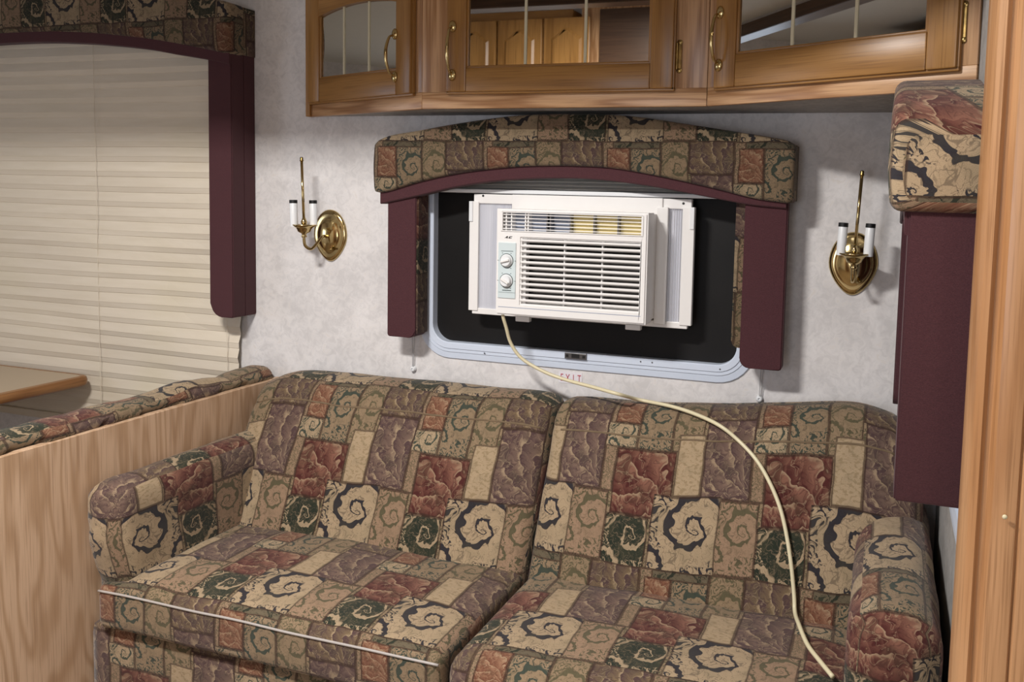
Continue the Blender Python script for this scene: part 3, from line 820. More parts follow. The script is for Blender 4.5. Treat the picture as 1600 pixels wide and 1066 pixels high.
# ------------------------------------------------------------------ air conditioner
YF, YB = -.170, -.045
def ac():
    TL, TR = at(778, 324, YF), at(1014.5, 335.5, YF); BL, BR = at(772, 488, YF), at(1006, 511, YF)
    ax0, ax1 = (TL.x+BL.x)/2, (TR.x+BR.x)/2; az1 = (TL.z+TR.z)/2; az0 = (BL.z+BR.z)/2
    t = thing('air_conditioner', 'white window air conditioner with louvred grille in the dark window', 'air conditioner', ((ax0+ax1)/2, YB, az0))
    Wd, Ht = ax1-ax0, az1-az0
    def X(px): return ax0 + Wd*px                                     # fractions of the front face
    def Z(pz): return az1 - Ht*pz
    # front shell as frame strips around recesses
    gx0, gx1, gz0, gz1 = X(.175), X(.955), Z(.27), Z(.885)           # intake grille
    vx0, vx1, vz0, vz1 = X(.045), X(.960), Z(.035), Z(.200)          # air outlet
    bm = bmesh.new()
    xs = [ax0, vx0, gx0, gx1, vx1, ax1]; 
    def shell(holes):
        xs = sorted({ax0, ax1, *[h[0] for h in holes], *[h[1] for h in holes]}); zs = sorted({az0, az1, *[h[2] for h in holes], *[h[3] for h in holes]})
        for a, b in zip(xs, xs[1:]):
            for c, d in zip(zs, zs[1:]):
                mx, mz = (a+b)/2, (c+d)/2
                if any(h[0] < mx < h[1] and h[2] < mz < h[3] for h in holes): continue
                bx(bm, a, b, YF, YF+.060, c, d)
    shell([(gx0, gx1, gz1, gz0), (vx0, vx1, vz1, vz0)])
    bmesh.ops.remove_doubles(bm, verts=bm.verts, dist=1e-5)
    # drop the hidden internal walls between neighbouring blocks
    seen = {}
    for f in list(bm.faces):
        k = tuple(round(v, 5) for v in f.calc_center_median()); seen.setdefault(k, []).append(f)
    kill = [f for fs in seen.values() if len(fs) > 1 for f in fs]
    bmesh.ops.delete(bm, geom=kill, context='FACES')
    es = [e for e in bm.edges if len(e.link_faces) == 2 and e.calc_face_angle(0) > .5 and all(v.co.y < YF+.001 for v in e.verts)]
    bmesh.ops.bevel(bm, geom=es, offset=.004, segments=2, affect='EDGES')
    emit('front_cover', bm, 'ac_white', t)
    box('housing', ax0+.003, ax1-.003, YF+.060, .012, az0+.004, az1-.003, 'ac_white', t, .003)
    box('grille_recess', gx0-.004, gx1+.004, YF+.0575, YF+.0595, gz1-.004, gz0+.004, 'darkgap', t)  # near-black sheet paints in the shade behind the louvres
    # louvres of the intake grille
    n = 12
    for i in range(n):
        z = gz0 - (gz0-gz1)*(i+.25)/n*1.0 - .003
        bm = bmesh.new(); vs = bx(bm, gx0-.004, gx1+.004, YF+.002, YF+.014, z-.0033, z+.0033, .0012)
        for v in bm.verts: v.co.z += (v.co.y-(YF+.008))*-.35
        emit('louvre', bm, 'ac_white', t)
    for f in (.36, .68):
        x = gx0+(gx1-gx0)*f; box('grille_rib', x-.002, x+.002, YF+.014, YF+.024, gz1, gz0, 'ac_white', t)
    x = gx0+.006; box('grille_rib', x-.008, x+.003, YF+.014, YF+.022, gz1, gz0, 'ac_white', t)
    # air outlet: fine bars in front of upright vanes
    box('outlet_recess', vx0, vx0+(vx1-vx0)*.47, YF+.029, YF+.0305, vz1, vz0, 'bluegrey', t)
    box('outlet_recess', vx0+(vx1-vx0)*.47, vx1, YF+.026, YF+.0305, vz1, vz0, 'warm_lit', t)
    for f in (.02, .06, .165, .185, .325, .35, .495, .665, .835):
        x = vx0+(vx1-vx0)*f; box('vane', x-.0018, x+.0018, YF+.004, YF+.029, vz1, vz0, 'steel' if f > .3 else 'ac_white', t)
    for i in range(5):
        z = vz0 + (vz1-vz0)*(i+.5)/5; box('outlet_bar', vx0, vx1, YF+.001, YF+.004, z-.0012, z+.0012, 'ac_white', t)
    bm = bmesh.new(); m = .006
    for (a, b, c, d) in ((vx0-m, vx1+m, vz0, vz0+.003), (vx0-m, vx1+m, vz1-.003, vz1), (vx0-m, vx0, vz1, vz0), (vx1, vx1+m, vz1, vz0)): bx(bm, a, b, YF-.0025, YF+.002, c, d, .001, 1)
    emit('outlet_bezel', bm, 'ac_white', t)
    z = Z(.925); box('cover_groove', X(.02), X(.97), YF-.0004, YF+.001, z-.0009, z+.0009, 'bluegrey', t)
    # control panel
    cp = box('control_panel', X(.018), X(.140), YF-.003, YF+.002, Z(.84), Z(.315), 'panel_blue', t, .001)
    for fz in (.485, .675):
        kx, kz = X(.078), Z(fz)
        bm = bmesh.new(); lathe(bm, [(.0185, 0), (.0185, .002), (.0165, .0022), (.0155, .010), (.014, .012), (0, .012)], (kx, YF-.003, kz), (0, -1, 0), 28)
        kb = emit('dial_knob', bm, 'white', cp, auto=40)
        bm = bmesh.new(); bx(bm, -.013, .013, -.006, 0, -.0028, .0028, .001, 1)
        bmesh.ops.rotate(bm, verts=bm.verts, matrix=Matrix.Rotation(radians(-15 if fz < .5 else 30), 3, 'Y')); bmesh.ops.translate(bm, verts=bm.verts, vec=(kx, YF-.0145, kz))
        # rim ring printed round the dial
        o = emit('dial_grip', bm, 'ac_white', cp)
        bm = bmesh.new(); lathe(bm, [(.0205, 0), (.0205, .0006), (.0188, .0006), (.0188, 0)], (kx, YF-.003, kz), (0, -1, 0), 28); emit('dial_ring', bm, 'ink', cp)
        for a in (-60, 0, 60, 120, 180):
            dx, dz = .026*cos(radians(a)), .024*sin(radians(a)); box('dial_mark', kx+dx-.0016, kx+dx+.0016, YF-.0035, YF-.0028, kz+dz-.0008, kz+dz+.0008, 'ink', cp)
    box('panel_line', X(.04), X(.122), YF-.0035, YF-.0028, Z(.395)-.0008, Z(.395)+.0008, 'ink', cp)
    box('panel_line', X(.05), X(.112), YF-.0035, YF-.0028, Z(.765)-.0012, Z(.765)+.0012, 'ink', cp)
    box('panel_line', X(.025), X(.14), YF-.0035, YF-.0028, Z(.785)-.0004, Z(.785)+.0004, 'ink', cp)
    # small dark maker's mark above the panel
    bm = bmesh.new()
    mk = [(-.012, -.002), (-.004, .004), (-.001, .004), (-.0035, -.002), (.000, -.002), (.003, .0035), (.012, .004), (.0115, .0025), (.005, .0018), (.0035, -.0005), (.010, -.0008), (.0095, -.002), (-.006, -.0022), (-.004, .0005)]
    cxm, czm = X(.085), Z(.268)
    f = bm.faces.new([bm.verts.new((cxm+a, YF-.0008, czm+b)) for a, b in mk]); bmesh.ops.extrude_face_region(bm, geom=[f]);
    for v in bm.verts[len(mk):] if False else []: pass
    emit('maker_mark', bm, 'ink', t)
    # mounting frame and accordion side curtains
    TLf, BRf = at(735, 312, YB), at(1088, 330, YB)
    fx0, fx1 = at(735.5, 400, YB).x, at(1084, 420, YB).x; fz1 = at(743, 303, YB).z; fzt = at(760, 315, YB).z; fz0 = at(760, 491, YB).z; fzb = at(735, 478, YB).z
    box('top_rail', fx0+.012, fx1-.010, YB-.008, YB+.010, fzt-.006, fz1, 'ac_white', t, .002)
    box('top_rail_cover', X(-.01), X(1.20) if X(1.2) < fx1-.09 else fx1-.09, YB-.014, YB-.006, fzt-.030, fz1+.001, 'ac_white', t, .002)
    box('bottom_rail', fx0+.010, fx1-.012, YB-.008, YB+.010, fz0, fz0+.018, 'ac_white', t, .002)
    for (a, b) in ((fx0, fx0+.030), (fx1-.034, fx1)):
        box('side_stile', a, b, YB-.012, YB+.006, fz0+.010, fzt, 'ac_white', t, .002)
    for (a, b) in ((fx0, fx0+.012), (fx1-.012, fx1)):
        box('slide_lock', a, b, YB-.016, YB-.010, fzt-.06, fzt, 'white', t, .0015)
    for (a, b) in ((fx0+.028, ax0+.01), (ax1-.005, fx1-.032)):
        bm = bmesh.new(); n = max(6, int((b-a)/.0065)); rows = []
        for i in range(2*n+1):
            x = a+(b-a)*i/(2*n); y = YB-.006 + (.007 if i % 2 else 0); rows.append((bm.verts.new((x, y, fz0+.016)), bm.verts.new((x, y, fzt-.004))))
        for p, q in zip(rows, rows[1:]): bm.faces.new((p[0], q[0], q[1], p[1]))
        emit('accordion_curtain', bm, 'accordion', t)
    xr_ = ax1+.016
    box('curtain_track', ax1-.004, xr_+.012, YB-.022, YB-.008, fz0+.010, fzt-.002, 'ac_white', t, .002)
    for px in (755, 1068):
        p = at(px, 306 if px < 900 else 318, YB-.008); bm = bmesh.new(); lathe(bm, [(.0035, 0), (.0035, .001), (0, .001)], (p.x, YB-.008, p.z), (0, -1, 0), 12); emit('screw', bm, 'black', t)
    for px in (818, 990):
        p = at(px, 497 if px < 900 else 513, YB-.01); box('bottom_lug', p.x-.022, p.x+.022, YB-.02, YB, fz0-.012, fz0+.004, 'ac_white', t, .002)
    return t
AC = ac()

# ------------------------------------------------------------------ overhead cabinet
CZ0 = 1.682
A_ = Vector((-1.772, -.020)); B_ = Vector((at(659, 168, -.225).x, -.225)); C_ = Vector((at(1104, 164, -.225).x, -.225)); D_ = Vector((.146, -.515))
cab = thing('overhead_cabinet', 'oak wall cabinet with three mirror-glass doors angled around the corner', 'cabinet', (-.85, -.1, CZ0))
CTOP = 2.15
def facept(P0, P1, px, py, out=0.):
    """pixel -> (s along the face, z) on the vertical face P0-P1 pushed `out` towards the room"""
    d = (P1-P0).normalized(); n = Vector((d.y, -d.x))
    r = ray(px, py); o = Vector((CAM.x, CAM.y)) - (P0 + n*out); rr = Vector((r.x, r.y))
    tt = -(o.dot(n))/(rr.dot(n)); p = o + rr*tt
    return p.dot(d), CAM.z + r.z*tt
def face_xf(P0, P1):
    d = (P1-P0).normalized(); n = Vector((d.y, -d.x))
    m = Matrix(((d.x, -n.x, 0, P0.x), (d.y, -n.y, 0, P0.y), (0, 0, 1, 0), (0, 0, 0, 1)))   # local x along face, local -y out of it
    return m
def fobj(name, bm, mat, parent, mx, auto=None, smooth=False):
    """mesh kept in face-local coordinates so the grain follows the face"""
    o = emit(name, bm, mat, None, auto=auto, smooth=smooth)
    o.parent = parent; o.matrix_parent_inverse = Matrix.Identity(4)
    wm = Matrix.Translation(wloc(parent)) if isinstance(parent.get('_mx'), type(None)) else mx
    if parent.get('_mx'): o.matrix_local = Matrix.Identity(4)
    else:
        o.matrix_local = Matrix.Translation(-wloc(parent)) @ mx
        o['_mx'] = 1
    return o
def fbox(name, x0, x1, y0, y1, z0, z1, mat, parent, mx, bev=.0):
    bm = bmesh.new(); bx(bm, x0, x1, y0, y1, z0, z1, bev); return fobj(name, bm, mat, parent, mx, auto=35 if bev else None)
def bail_pull(parent, mx, x, z0, z1, tilt=0):
    bm = bmesh.new(); L = z1-z0
    path = catmull([(x, -.006, z0+.010), (x, -.020, z0+.018), (x, -.030, z0+L*.34), (x, -.032, z0+L*.5), (x, -.030, z1-L*.34), (x, -.020, z1-.018), (x, -.006, z1-.010)], 5)
    n = len(path); tube(bm, path, [.0030 + .0022*abs(1-2*abs(i/(n-1)-.5)) for i in range(n)], 10)
    for zc in (z0+.010, z1-.010):
        lathe(bm, [(.0115, 0), (.0115, .002), (.009, .005), (.004, .007), (0, .0075)], (x, 0, zc + (.004 if zc > z0+.02 else -.004)), (0, -1, 0), 20, 1, 1.35)
        for v in bm.verts[-0:] if False else []: pass
    bmesh.ops.translate(bm, verts=bm.verts, vec=(0, parent.get('_front', 0), 0))
    return fobj('handle', bm, 'brass', parent, mx, smooth=True)
def hinge(parent, mx, x, z0, z1):
    bm = bmesh.new(); bx(bm, x-.008, x+.008, -.004, 0, z0+.008, z1-.008, .001, 1)
    tube(bm, [(x-.004, -.006, z0+.006), (x-.004, -.006, z1-.006)], .004, 10)
    for z in (z0+.004, z1-.004): lathe(bm, [(.007, 0), (.007, .002), (.003, .004), (0, .004)], (x+.002, -.001, z), (0, -1, 0), 12)
    return fobj('hinge', bm, 'abrass', parent, mx, smooth=False, auto=40)
def door(P0, P1, L, R, zb, style, pane, curve=None, arch=False, munt=()):
    """L,R: s extents; zb: bottom; style: stile width"""
    mx = face_xf(P0, P1); T = .020; zt = 2.10
    dp = fbox('door', L, L+style, -T, -.001, zb, zt, 'honeyZ', cab, mx, .004)
    # the door part is its left stile; build the rest as its pieces
    fbox('stile', R-style, R, -T, -.001, zb, zt, 'honeyZ', dp, mx, .004)
    fbox('rail', L+style, R-style, -T+.0008, -.001, zb, zb+pane[0]-zb, 'honeyX', dp, mx, .003)
    if arch:
        bm = bmesh.new(); n = 30; a, b = L+style, R-style; lo = []; 
        for i in range(n+1):
            f = i/n; w = arch(f); lo.append((a+(b-a)*f, w))
        for sgn in (0,):
            fr = [bm.verts.new((x, -T+.0008, z)) for x, z in lo] ; ft = [bm.verts.new((x, -T+.0008, zt)) for x, z in lo]
            br = [bm.verts.new((x, -.001, z)) for x, z in lo]; bt = [bm.verts.new((x, -.001, zt)) for x, z in lo]
            for i in range(n):
                bm.faces.new((fr[i], fr[i+1], ft[i+1], ft[i])); bm.faces.new((br[i], bt[i], bt[i+1], br[i+1]))
                bm.faces.new((fr[i], br[i], br[i+1], fr[i+1])); bm.faces.new((ft[i], ft[i+1], bt[i+1], bt[i]))
        fobj('rail', bm, 'honeyX', dp, mx)
    else:
        fbox('rail', L+style, R-style, -T+.0008, -.001, zt-.05, zt, 'honeyX', dp, mx, .003)
    fbox('mirror_pane', L+style-.004, R-style+.004, -.010, -.006, pane[0]-.004, zt-.02, 'mirror', dp, mx)
    b0, b1 = L+style, R-style
    for (a, b, c, d) in ((b0-.001, b0+.006, pane[0], zt-.03), (b1-.006, b1+.001, pane[0], zt-.03), (b0, b1, pane[0]-.001, pane[0]+.006)):
        fbox('inner_bead', a, b, -.0155, -.010, c, d, 'honeyZ' if d-c > .1 else 'honeyX', dp, mx, .002)
    # moulded outer lip on the frame
    for (a, b, c, d) in ((L-.004, L+.006, zb-.004, zt), (R-.006, R+.004, zb-.004, zt), (L-.004, R+.004, zb-.006, zb+.006)):
        fbox('lip_moulding', a, b, -.012, -.0005, c, d, 'honeyZ' if d-c > .1 else 'honeyX', dp, mx, .003)
    for m in munt: fbox('muntin', m-.0035, m+.0035, -.0125, -.0095, pane[0]-.002, zt-.02, 'muntin', dp, mx)
    dp['_front'] = -T
    return dp, mx
def build_cabinet():
    # --- left (angled) face
    f = lambda px, py, o=.0: facept(A_, B_, px, py, o)
    mxA, mxB, mxC = face_xf(A_, B_), face_xf(B_, C_), face_xf(C_, D_)
    LA, LB, LC = (B_-A_).length, (C_-B_).length, (D_-C_).length
    RH = .043                                                        # bottom rail height
    for mx, L, n in ((mxA, LA, 'bottom_rail'), (mxB, LB, 'bottom_rail'), (mxC, LC, 'bottom_rail')):
        fbox(n, 0.0005, L-.0005, 0, .018, CZ0-.002, CZ0+RH, 'oakX', cab, mx, .0015)
    dl = f(641, 120)[0]
    # stiles of the face frame
    fbox('face_stile', 0, .02, .001, .018, CZ0+RH, CTOP, 'oakZ', cab, mxA)
    fbox('face_stile', dl, LA-.0005, .0, .018, CZ0+RH, CTOP, 'oakZ', cab, mxA, .001)
    g_ = lambda px, py, o=.0: facept(B_, C_, px, py, o)
    h_ = lambda px, py, o=.0: facept(C_, D_, px, py, o)
    ml, mr = g_(697, 100, .02)[0], g_(1051, 100, .02)[0]
    rl, rr_ = h_(1115, 100, .02)[0], h_(1494, 80, .02)[0]
    fbox('face_stile', .0005, ml+.01, 0, .018, CZ0+RH, CTOP, 'oakZ', cab, mxB, .001)
    fbox('face_stile', mr-.01, LB-.0005, 0, .018, CZ0+RH, CTOP, 'oakZ', cab, mxB, .001)
    fbox('face_stile', .0005, rl+.01, 0, .018, CZ0+RH, CTOP, 'oakZ', cab, mxC, .001)
    fbox('face_stile', rr_-.01, LC-.0005, 0, .018, CZ0+RH, CTOP, 'oakZ', cab, mxC, .001)
    # dark interior back panels so nothing shows through
    for mx, L in ((mxA, LA), (mxB, LB), (mxC, LC)): fbox('inner_panel', .003, L-.003, .019, .023, CZ0+.01, CTOP, 'darkgap', cab, mx)
    # bottom board: polygon under the carcass
    bm = bmesh.new(); e = .004
    poly = [(A_.x+.002, -.0015), (A_.x+.004, A_.y), (B_.x, B_.y+.004), (C_.x, C_.y+.004), (D_.x-.003, D_.y+.006), (D_.x-.001, -.0015)]
    lo = [bm.verts.new((x, y, CZ0+.001)) for x, y in poly]; hi = [bm.verts.new((x, y, CZ0+.012)) for x, y in poly]
    bm.faces.new(lo[::-1]); bm.faces.new(hi)
    for i in range(6): bm.faces.new((lo[i], lo[(i+1) % 6], hi[(i+1) % 6], hi[i]))
    emit('bottom_board', bm, 'paper_grey', cab)
    box('end_panel', A_.x-.012, A_.x+.004, -.030, -.001, CZ0-.002, CTOP, 'honeyZ', cab, .002)
    # --- left door, arched
    L0, zb = f(487, 120, .02)[0]+.004, f(560, 150, .02)[1]
    L0 = .012; R0 = f(640, 120, .02)[0]
    zbl = f(638, 146, .02)[1]
    pz = f(560, 117, .01)[1]
    st = R0 - f(618, 90, .02)[0]
    zc = f(505, 25, .02)[1]; zm = f(575, 2, .02)[1]
    def arch(x): return zc + (zm-zc)*(sin(pi*min(1, max(0, (x-.0)/1.0)))**.8)*1.25
    d1, m1 = door(A_, B_, L0, R0, zbl, max(.035, st), (pz,), arch=arch, munt=(f(538, 60, .01)[0], f(577, 60, .01)[0]))
    bail_pull(d1, m1, f(617, 90, .02)[0], f(617, 124, .02)[1], f(617, 50, .02)[1])
    # --- middle door
    zbm = g_(800, 142, .02)[1]; pz = g_(870, 103, .01)[1]
    d2, m2 = door(B_, C_, ml, mr, zbm, g_(728, 60, .02)[0]-ml, (pz,), munt=(g_(821.5, 60, .01)[0], g_(915, 60, .01)[0]))
    bail_pull(d2, m2, g_(707, 80, .02)[0], g_(707, 121, .02)[1], g_(707, 38, .02)[1])
    hinge(cab, mxB, g_(1061, 90)[0], g_(1061, 113)[1], g_(1061, 64)[1])
    # --- right door
    zbr = h_(1300, 122, .02)[1]; pz = h_(1300, 68, .01)[1]
    st = h_(1149, 60, .02)[0]-rl
    d3, m3 = door(C_, D_, rl, rr_, zbr, st, (pz,), munt=(h_(1239, 40, .01)[0], h_(1338, 40, .01)[0]))
    bail_pull(d3, m3, h_(1124, 60, .02)[0], h_(1124, 106, .02)[1], h_(1124, 16, .02)[1])
    hinge(cab, mxC, h_(1505, 40)[0], h_(1505, 66)[1], h_(1505, 4)[1])
build_cabinet()

# ------------------------------------------------------------------ galley wall reflected in the mirrors
def galley():
    t = thing('galley_cabinet', 'wooden wall cabinet with arched doors and brass knobs, seen in the mirrored middle door', 'cabinet', (-.5, -3.1, 1.9))
    y = -3.05; z0, z1 = 1.88, 2.38
    z0, z1 = 2.09, 2.56
    box('carcass', -3.6, -1.86, BACKY+.001, y-.021, z0-.04, z1, 'honeyX', t)
    x = -3.57; i = 0
    while x < -1.95:
        w = .30
        dp = box('door', x+.004, x+w-.004, y-.02, y, z0, z1-.05, 'honeyZ', t, .004)
        bm = bmesh.new(); pts = [(x+.05, z0+.05), (x+w-.05, z0+.05)]; n = 16
        for k in range(n+1):
            f = 1-k/n; pts.append((x+.05+(w-.10)*f, z1-.17+.06*(sin(pi*f)**1.5)))
        fr = [bm.verts.new((a+(.016 if a < x+w/2 else -.016), y+.010, b+(.016 if b < z1-.3 else -.014))) for a, b in pts]; bk = [bm.verts.new((a, y-.001, b)) for a, b in pts]
        bm.faces.new(fr); m = len(pts)
        for q in range(m): bm.faces.new((fr[q], bk[q], bk[(q+1) % m], fr[(q+1) % m]))
        emit('raised_panel', bm, 'honeyZ', dp)
        kx = x+w/2 + (1 if i % 2 == 0 else -1)*(w/2-.03)
        bm = bmesh.new(); lathe(bm, [(.006, 0), (.005, .01), (.014, .016), (.017, .024), (.010, .031), (0, .032)], (kx, y, z0+.045), (0, 1, 0), 16); emit('knob', bm, 'brass', dp, True)
        x += w+.006; i += 1
    p = thing('pantry_cabinet', 'tall dark-stained pantry cabinet beside the galley cabinet, seen in the mirrored middle door', 'cabinet', (-1.4, -3.2, 0))
    box('carcass', -1.82, -.9, BACKY+.001, -3.12, 0, 2.6, 'oakZ', p)
    box('door', -1.70, -1.32, -3.119, -3.10, .1, 2.56, 'darkwood', p, .004)
    box('door', -1.31, -.93, -3.119, -3.10, .1, 2.56, 'darkwood', p, .004)
galley()

# ------------------------------------------------------------------ dinette: bench partition, backrest, table
PX = -1.900
bench = thing('dinette_bench', 'dinette bench end with wood-grain side panel and tapestry-topped backrest', 'bench', (-2.0, -.6, 0))
ptop = atx(445, 588, PX).z
bm = bmesh.new(); bx(bm, PX-.022, PX, -1.045, -.003, 0, ptop, .0015, 1); emit('side_panel', bm, 'panel', bench)
def bfn(co, p):
    k = nz(co.y*7, co.z*6, 2)*.010*max(0, p.z+.2) + nz(co.y*17, co.x*11, 7)*.004*max(0, p.z+.2)
    co.z += k; co.x += nz(co.y*9, co.z*5, 5)*.006*(p.z > -.5)
    return co
def swapuv(o):
    for l in o.data.uv_layers[0].data: l.uv = (l.uv[1], l.uv[0])
o = cushion('backrest', PX-.125, PX-.010, -1.035, -.012, .50, ptop+.040, (.045, .03, .036), 'fabric', bench, bfn, .018)
# the cushion overlaps the panel top: keep it above/behind the panel
for v in o.data.vertices:
    if v.co.z < ptop+.004 and v.co.x > PX-.026: v.co.x = PX-.026
cushion('seat_cushion', PX-.60, PX-.13, -1.03, -.02, .40, .50, .03, 'fabric', bench, None, .04)
box('seat_base', PX-.60, PX-.025, -1.03, -.02, 0, .40, 'panel', bench)

tb = thing('dinette_table', 'beige laminate dinette table with rounded wooden edge below the shade', 'table', (-3.1, -.5, 0))
TZ = .765
tx1 = atz(149, 585, TZ).x
def slab(bm, x0, x1, y0, y1, z0, z1, r):
    pts = rrect(x0, x1, y0, y1, r, 5); lo = [bm.verts.new((a, b, z0)) for a, b in pts]; hi = [bm.verts.new((a, b, z1)) for a, b in pts]
    bm.faces.new(lo[::-1]); bm.faces.new(hi); n = len(pts)
    for i in range(n): bm.faces.new((lo[i], lo[(i+1) % n], hi[(i+1) % n], hi[i]))
bm = bmesh.new(); slab(bm, tx1-.92, tx1-.008, -1.02, -.062, TZ-.02, TZ, .03); emit('tabletop', bm, 'laminate', tb)
# wooden edge band
bm = bmesh.new(); rings = []
for off, z in ((-.010, TZ+.0012), (-.002, TZ+.0012), (.006, TZ-.004), (.009, TZ-.016), (.007, TZ-.030), (0, TZ-.036), (-.010, TZ-.036), (-.010, TZ+.0012)):
    rings.append([bm.verts.new((a, b, z)) for a, b in rrect(tx1-.928-off, tx1-.009+off, -1.028-off, -.054+off, .03+max(off, 0), 5)])
for a, b in zip(rings, rings[1:]):
    n = len(a)
    for k in range(n): bm.faces.new((a[k], a[(k+1) % n], b[(k+1) % n], b[k]))
emit('edge_band', bm, 'edgewood', tb, auto=60)
bm = bmesh.new(); lathe(bm, [(.12, 0), (.12, .01), (.035, .03), (.032, TZ-.05), (.09, TZ-.04), (.09, TZ-.0365)], (tx1-.47, -.5, 0), (0, 0, 1), 24); emit('pedestal', bm, 'steel', tb, auto=40)

# ------------------------------------------------------------------ sofa
sofa = thing('sofa', 'long tapestry-print sofa with rolled arms under the window', 'sofa', (-.88, -.4, 0))
XL, XI, XM, XJ, XR = -1.893, -1.765, -.868, -.040, .130
SZ = .455
def armfn(co, p):
    k = 1+.04*nz(co.y*6, co.z*5, 1)
    if p.z > 0: co.z += .006*nz(co.y*9, co.x*20, 3)
    if p.y < 0: co.y -= .034*min(1, max(0, (co.z-.44)/.12))*min(1, -p.y*1.2)
    if p.y < -.8 and p.z > -.3: co.y += .007*nz(co.x*26, co.z*22, 4); co.z += .004*nz(co.x*30, co.z*12, 6)
    co.x += .003*nz(co.y*14, co.z*18, 5)*(1 if abs(p.x) > .9 and p.z > 0 else 0)
    co.z += .012*(co.y+.4)*-1*0
    if p.y < -.9: co.y -= .006*(1-p.x*p.x)*(1 if abs(p.z) < .95 else 0)
    return co
ob_base = cushion('base', XL+.004, XR-.004, -.770, -.03, .06, .335, .02, 'fabric', sofa, None, .03, (.05, .1))
armL = cushion('arm', XL, XI, -.752, -.012, .07, .705, (.058, .035, .058), 'fabric', sofa, armfn, .02, (.21, .05))
armR = cushion('arm', XJ, XR, -.760, -.012, .07, .712, (.074, .045, .074), 'fabric', sofa, armfn, .02, (.11, .03))
for sx in (XL+.06, XR-.06):
    for sy in (-.68, -.10):
        bm = bmesh.new(); lathe(bm, [(.018, 0), (.024, .06), (.024, .065)], (sx, sy, 0), (0, 0, 1), 12); emit('foot', bm, 'black', sofa, True)
def seatfn(x0, x1, wide):
    def fn(co, p):
        if p.z > -.2:
            e = max(0, 1-abs(p.x)**4)*max(0, 1-abs(p.y)**4)
            co.z += .022*e*(p.z > 0) + .005*nz(co.x*8, co.y*8, 2) + .0018*nz(co.x*24, co.y*20, 6)
        co.z += .006*nz(co.x*4, co.y*3, 8)
        # T-shape: the part behind the arm front narrows to the arm
        return co
    return fn
def tseat(name, x0, x1, ear_left, uvo, rad, parent):
    def fn(co, p):
        co = seatfn(x0, x1, 0)(co, p)
        lim = -.765 if ear_left else -.772
        if ear_left and co.y > lim: co.x = max(co.x, XI+.001)
        if not ear_left and co.y > lim: co.x = min(co.x, XJ-.001)
        return co
    return cushion(name, x0, x1, -.795, -.30, .335, SZ, rad, 'fabric', parent, fn, .016, uvo)
s_l = tseat('seat_cushion', XL+.056, XM-.002, True, (.085, .03), (.02, .022, .022), sofa)
s_r = tseat('seat_cushion', XM+.002, XR-.004, False, (.20, -.02), (.05, .055, .05), sofa)
# pale piping along the front edge of the left seat cushion
bm = bmesh.new(); pts = []
for i in range(60):
    f = i/59; x = (XL+.066) + (XM-.004 - XL-.066)*f
    pts.append((x, -.7955 + .002*nz(x*6, 1), .437+.006*nz(x*4, -2.4, 8)))
tube(bm, pts, .0030, 8); emit('piping', bm, 'piping', s_l, True)['label'] = 'pale grey piping'
bm = bmesh.new(); pts = [(XI+.012, -.70+.38*i/20, SZ-.002+.004*sin(i)) for i in range(21)]; tube(bm, pts, .003, 6); emit('piping', bm, 'piping', s_l, True)

# back cushions: lean back, pillowy
TOPC = smooth_curve([(-1.84, .842), (-1.765, .868), (-1.6, .874), (-1.387, .876), (-1.15, .876), (-.938, .880), (-.868, .872), (-.75, .880), (-.553, .884), (-.38, .900), (-.204, .922), (-.073, .934), (.007, .922), (.044, .908), (.09, .87)])
def backfn(xa, xb, seed):
    def fn(co, p):
        h = (co.z-.36)/(.88-.36)                                      # 0 bottom .. 1 top
        ztop = interp(TOPC, co.x)
        co.z = .36 + h*(ztop-.36)
        co.y += -.235*(1-h)                                          # lean
        if p.y < 0:
            bulge = .030*max(0, 1-abs(p.x)**5)*(sin(pi*min(1, max(0, h)))**.6)
            co.y -= bulge
            co.y += .011*nz(co.x*5, co.z*5, seed) + .004*nz(co.x*16, co.z*12, seed+3)*(1+2*max(0, h-.7)*3)
            co.y += .006*math.exp(-((h-.875+.02*nz(co.x*4, seed))/.012)**2)      # welt groove near the top
            d = min(co.x-xa, xb-co.x)
        co.z += .003*nz(co.x*8, co.y*8, seed)*(h > .8)
        return co
    return fn
b_l = cushion('back_cushion', XL+.028, XM+.004, -.165, -.012, .36, .88, (.026, .060, .055), 'fabric_back', sofa, backfn(XL+.028, XM, 3), .016, (1.730, -.02))
b_r = cushion('back_cushion', XM+.005, XR-.020, -.165, -.012, .36, .88, (.026, .060, .060), 'fabric_back', sofa, backfn(XM, XR, 9), .016, (.770, -.09))
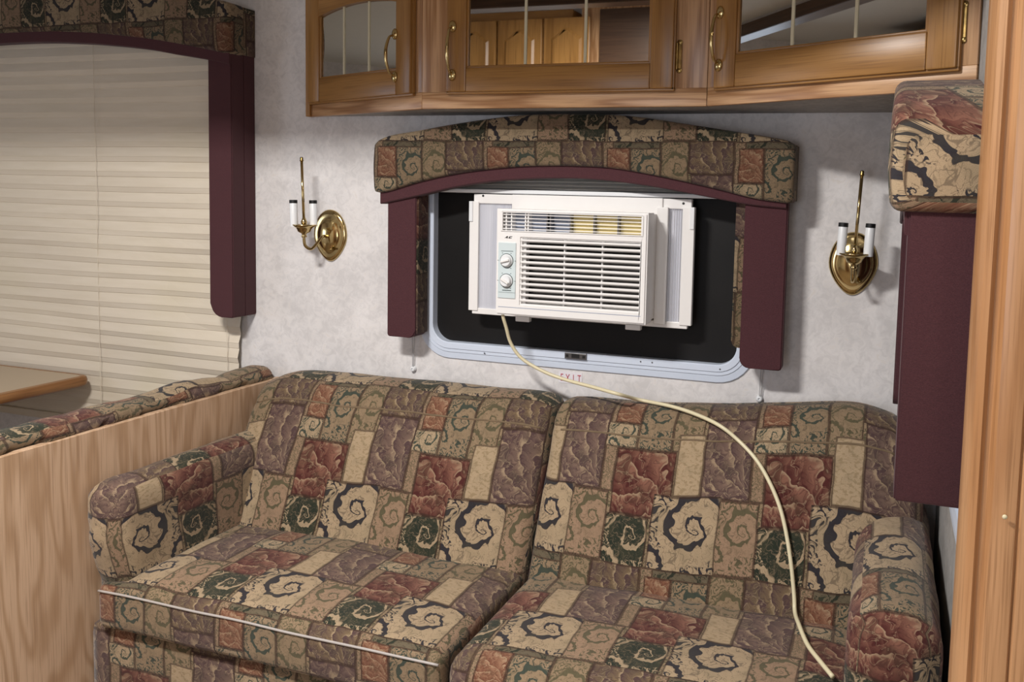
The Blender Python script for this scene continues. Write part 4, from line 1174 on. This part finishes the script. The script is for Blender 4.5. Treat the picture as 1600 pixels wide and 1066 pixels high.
# welts across the back cushions
for (xa, xb, bo, sd) in ((XL+.05, XM-.02, b_l, 3), (XM+.04, XR-.09, b_r, 9)):
    bvh = BVHTree.FromPolygons([v.co.copy() for v in bo.data.vertices], [list(p.vertices) for p in bo.data.polygons])
    bm = bmesh.new(); pts = []
    for i in range(70):
        x = xa+(xb-xa)*i/69; z = .36 + (interp(TOPC, x)-.36)*(.872 + .012*nz(x*5, sd))
        hit = bvh.ray_cast(Vector((x, -1, z)), Vector((0, 1, 0)))
        if hit[0] is not None: pts.append(hit[0]+Vector((0, .0005, 0)))
    tube(bm, pts, .0032, 6); w = emit('welt', bm, 'weltcloth', bo, True)

# ------------------------------------------------------------------ power cord
def cord():
    bpy.context.view_layer.update()
    trees = [BVHTree.FromPolygons([v.co.copy() for v in o.data.vertices], [list(p.vertices) for p in o.data.polygons]) for o in (b_l, b_r, s_l, s_r)]
    def hit(px, py):
        d = ray(px, py).normalized(); best = None
        for tr in trees:
            h = tr.ray_cast(CAM, d)
            if h[0] is not None and (best is None or h[3] < best[1]): best = (h[0] - d*.004 + h[1]*(.010 if h[1].dot(d) < 0 else -.010), h[3])
        return best[0]
    pts = [at(785.5, 491.5, YF+.02), at(786.5, 497, YF+.02), at(791, 512, -.14), at(798, 536, -.125), at(815, 560, -.115), at(848, 580, -.11), at(882, 593, -.11), at(930, 606, -.15), at(966, 616, -.18)]
    base = [(1000, 630), (1050, 640), (1090, 652), (1125, 668), (1155, 690), (1182, 718), (1203, 752), (1219, 790), (1229, 830), (1237, 880), (1242, 930)]
    for p in base: pts.append(hit(*p) + Vector((0, -.004, .0)))
    pts += [hit(1244, 955)+Vector((0, -.014, .004)), hit(1248, 990)+Vector((0, 0, .010)), hit(1262, 1018)+Vector((0, 0, .004)), hit(1282, 1046)+Vector((0, 0, .004)), hit(1300, 1068)+Vector((0, 0, .004))]
    bm = bmesh.new(); tube(bm, catmull(pts, 5), .0050, 10)
    o = emit('power_cord', bm, 'cord', None, True); o['label'] = 'cream power cord trailing from the air conditioner over the sofa'; o['category'] = 'cord'
cord()
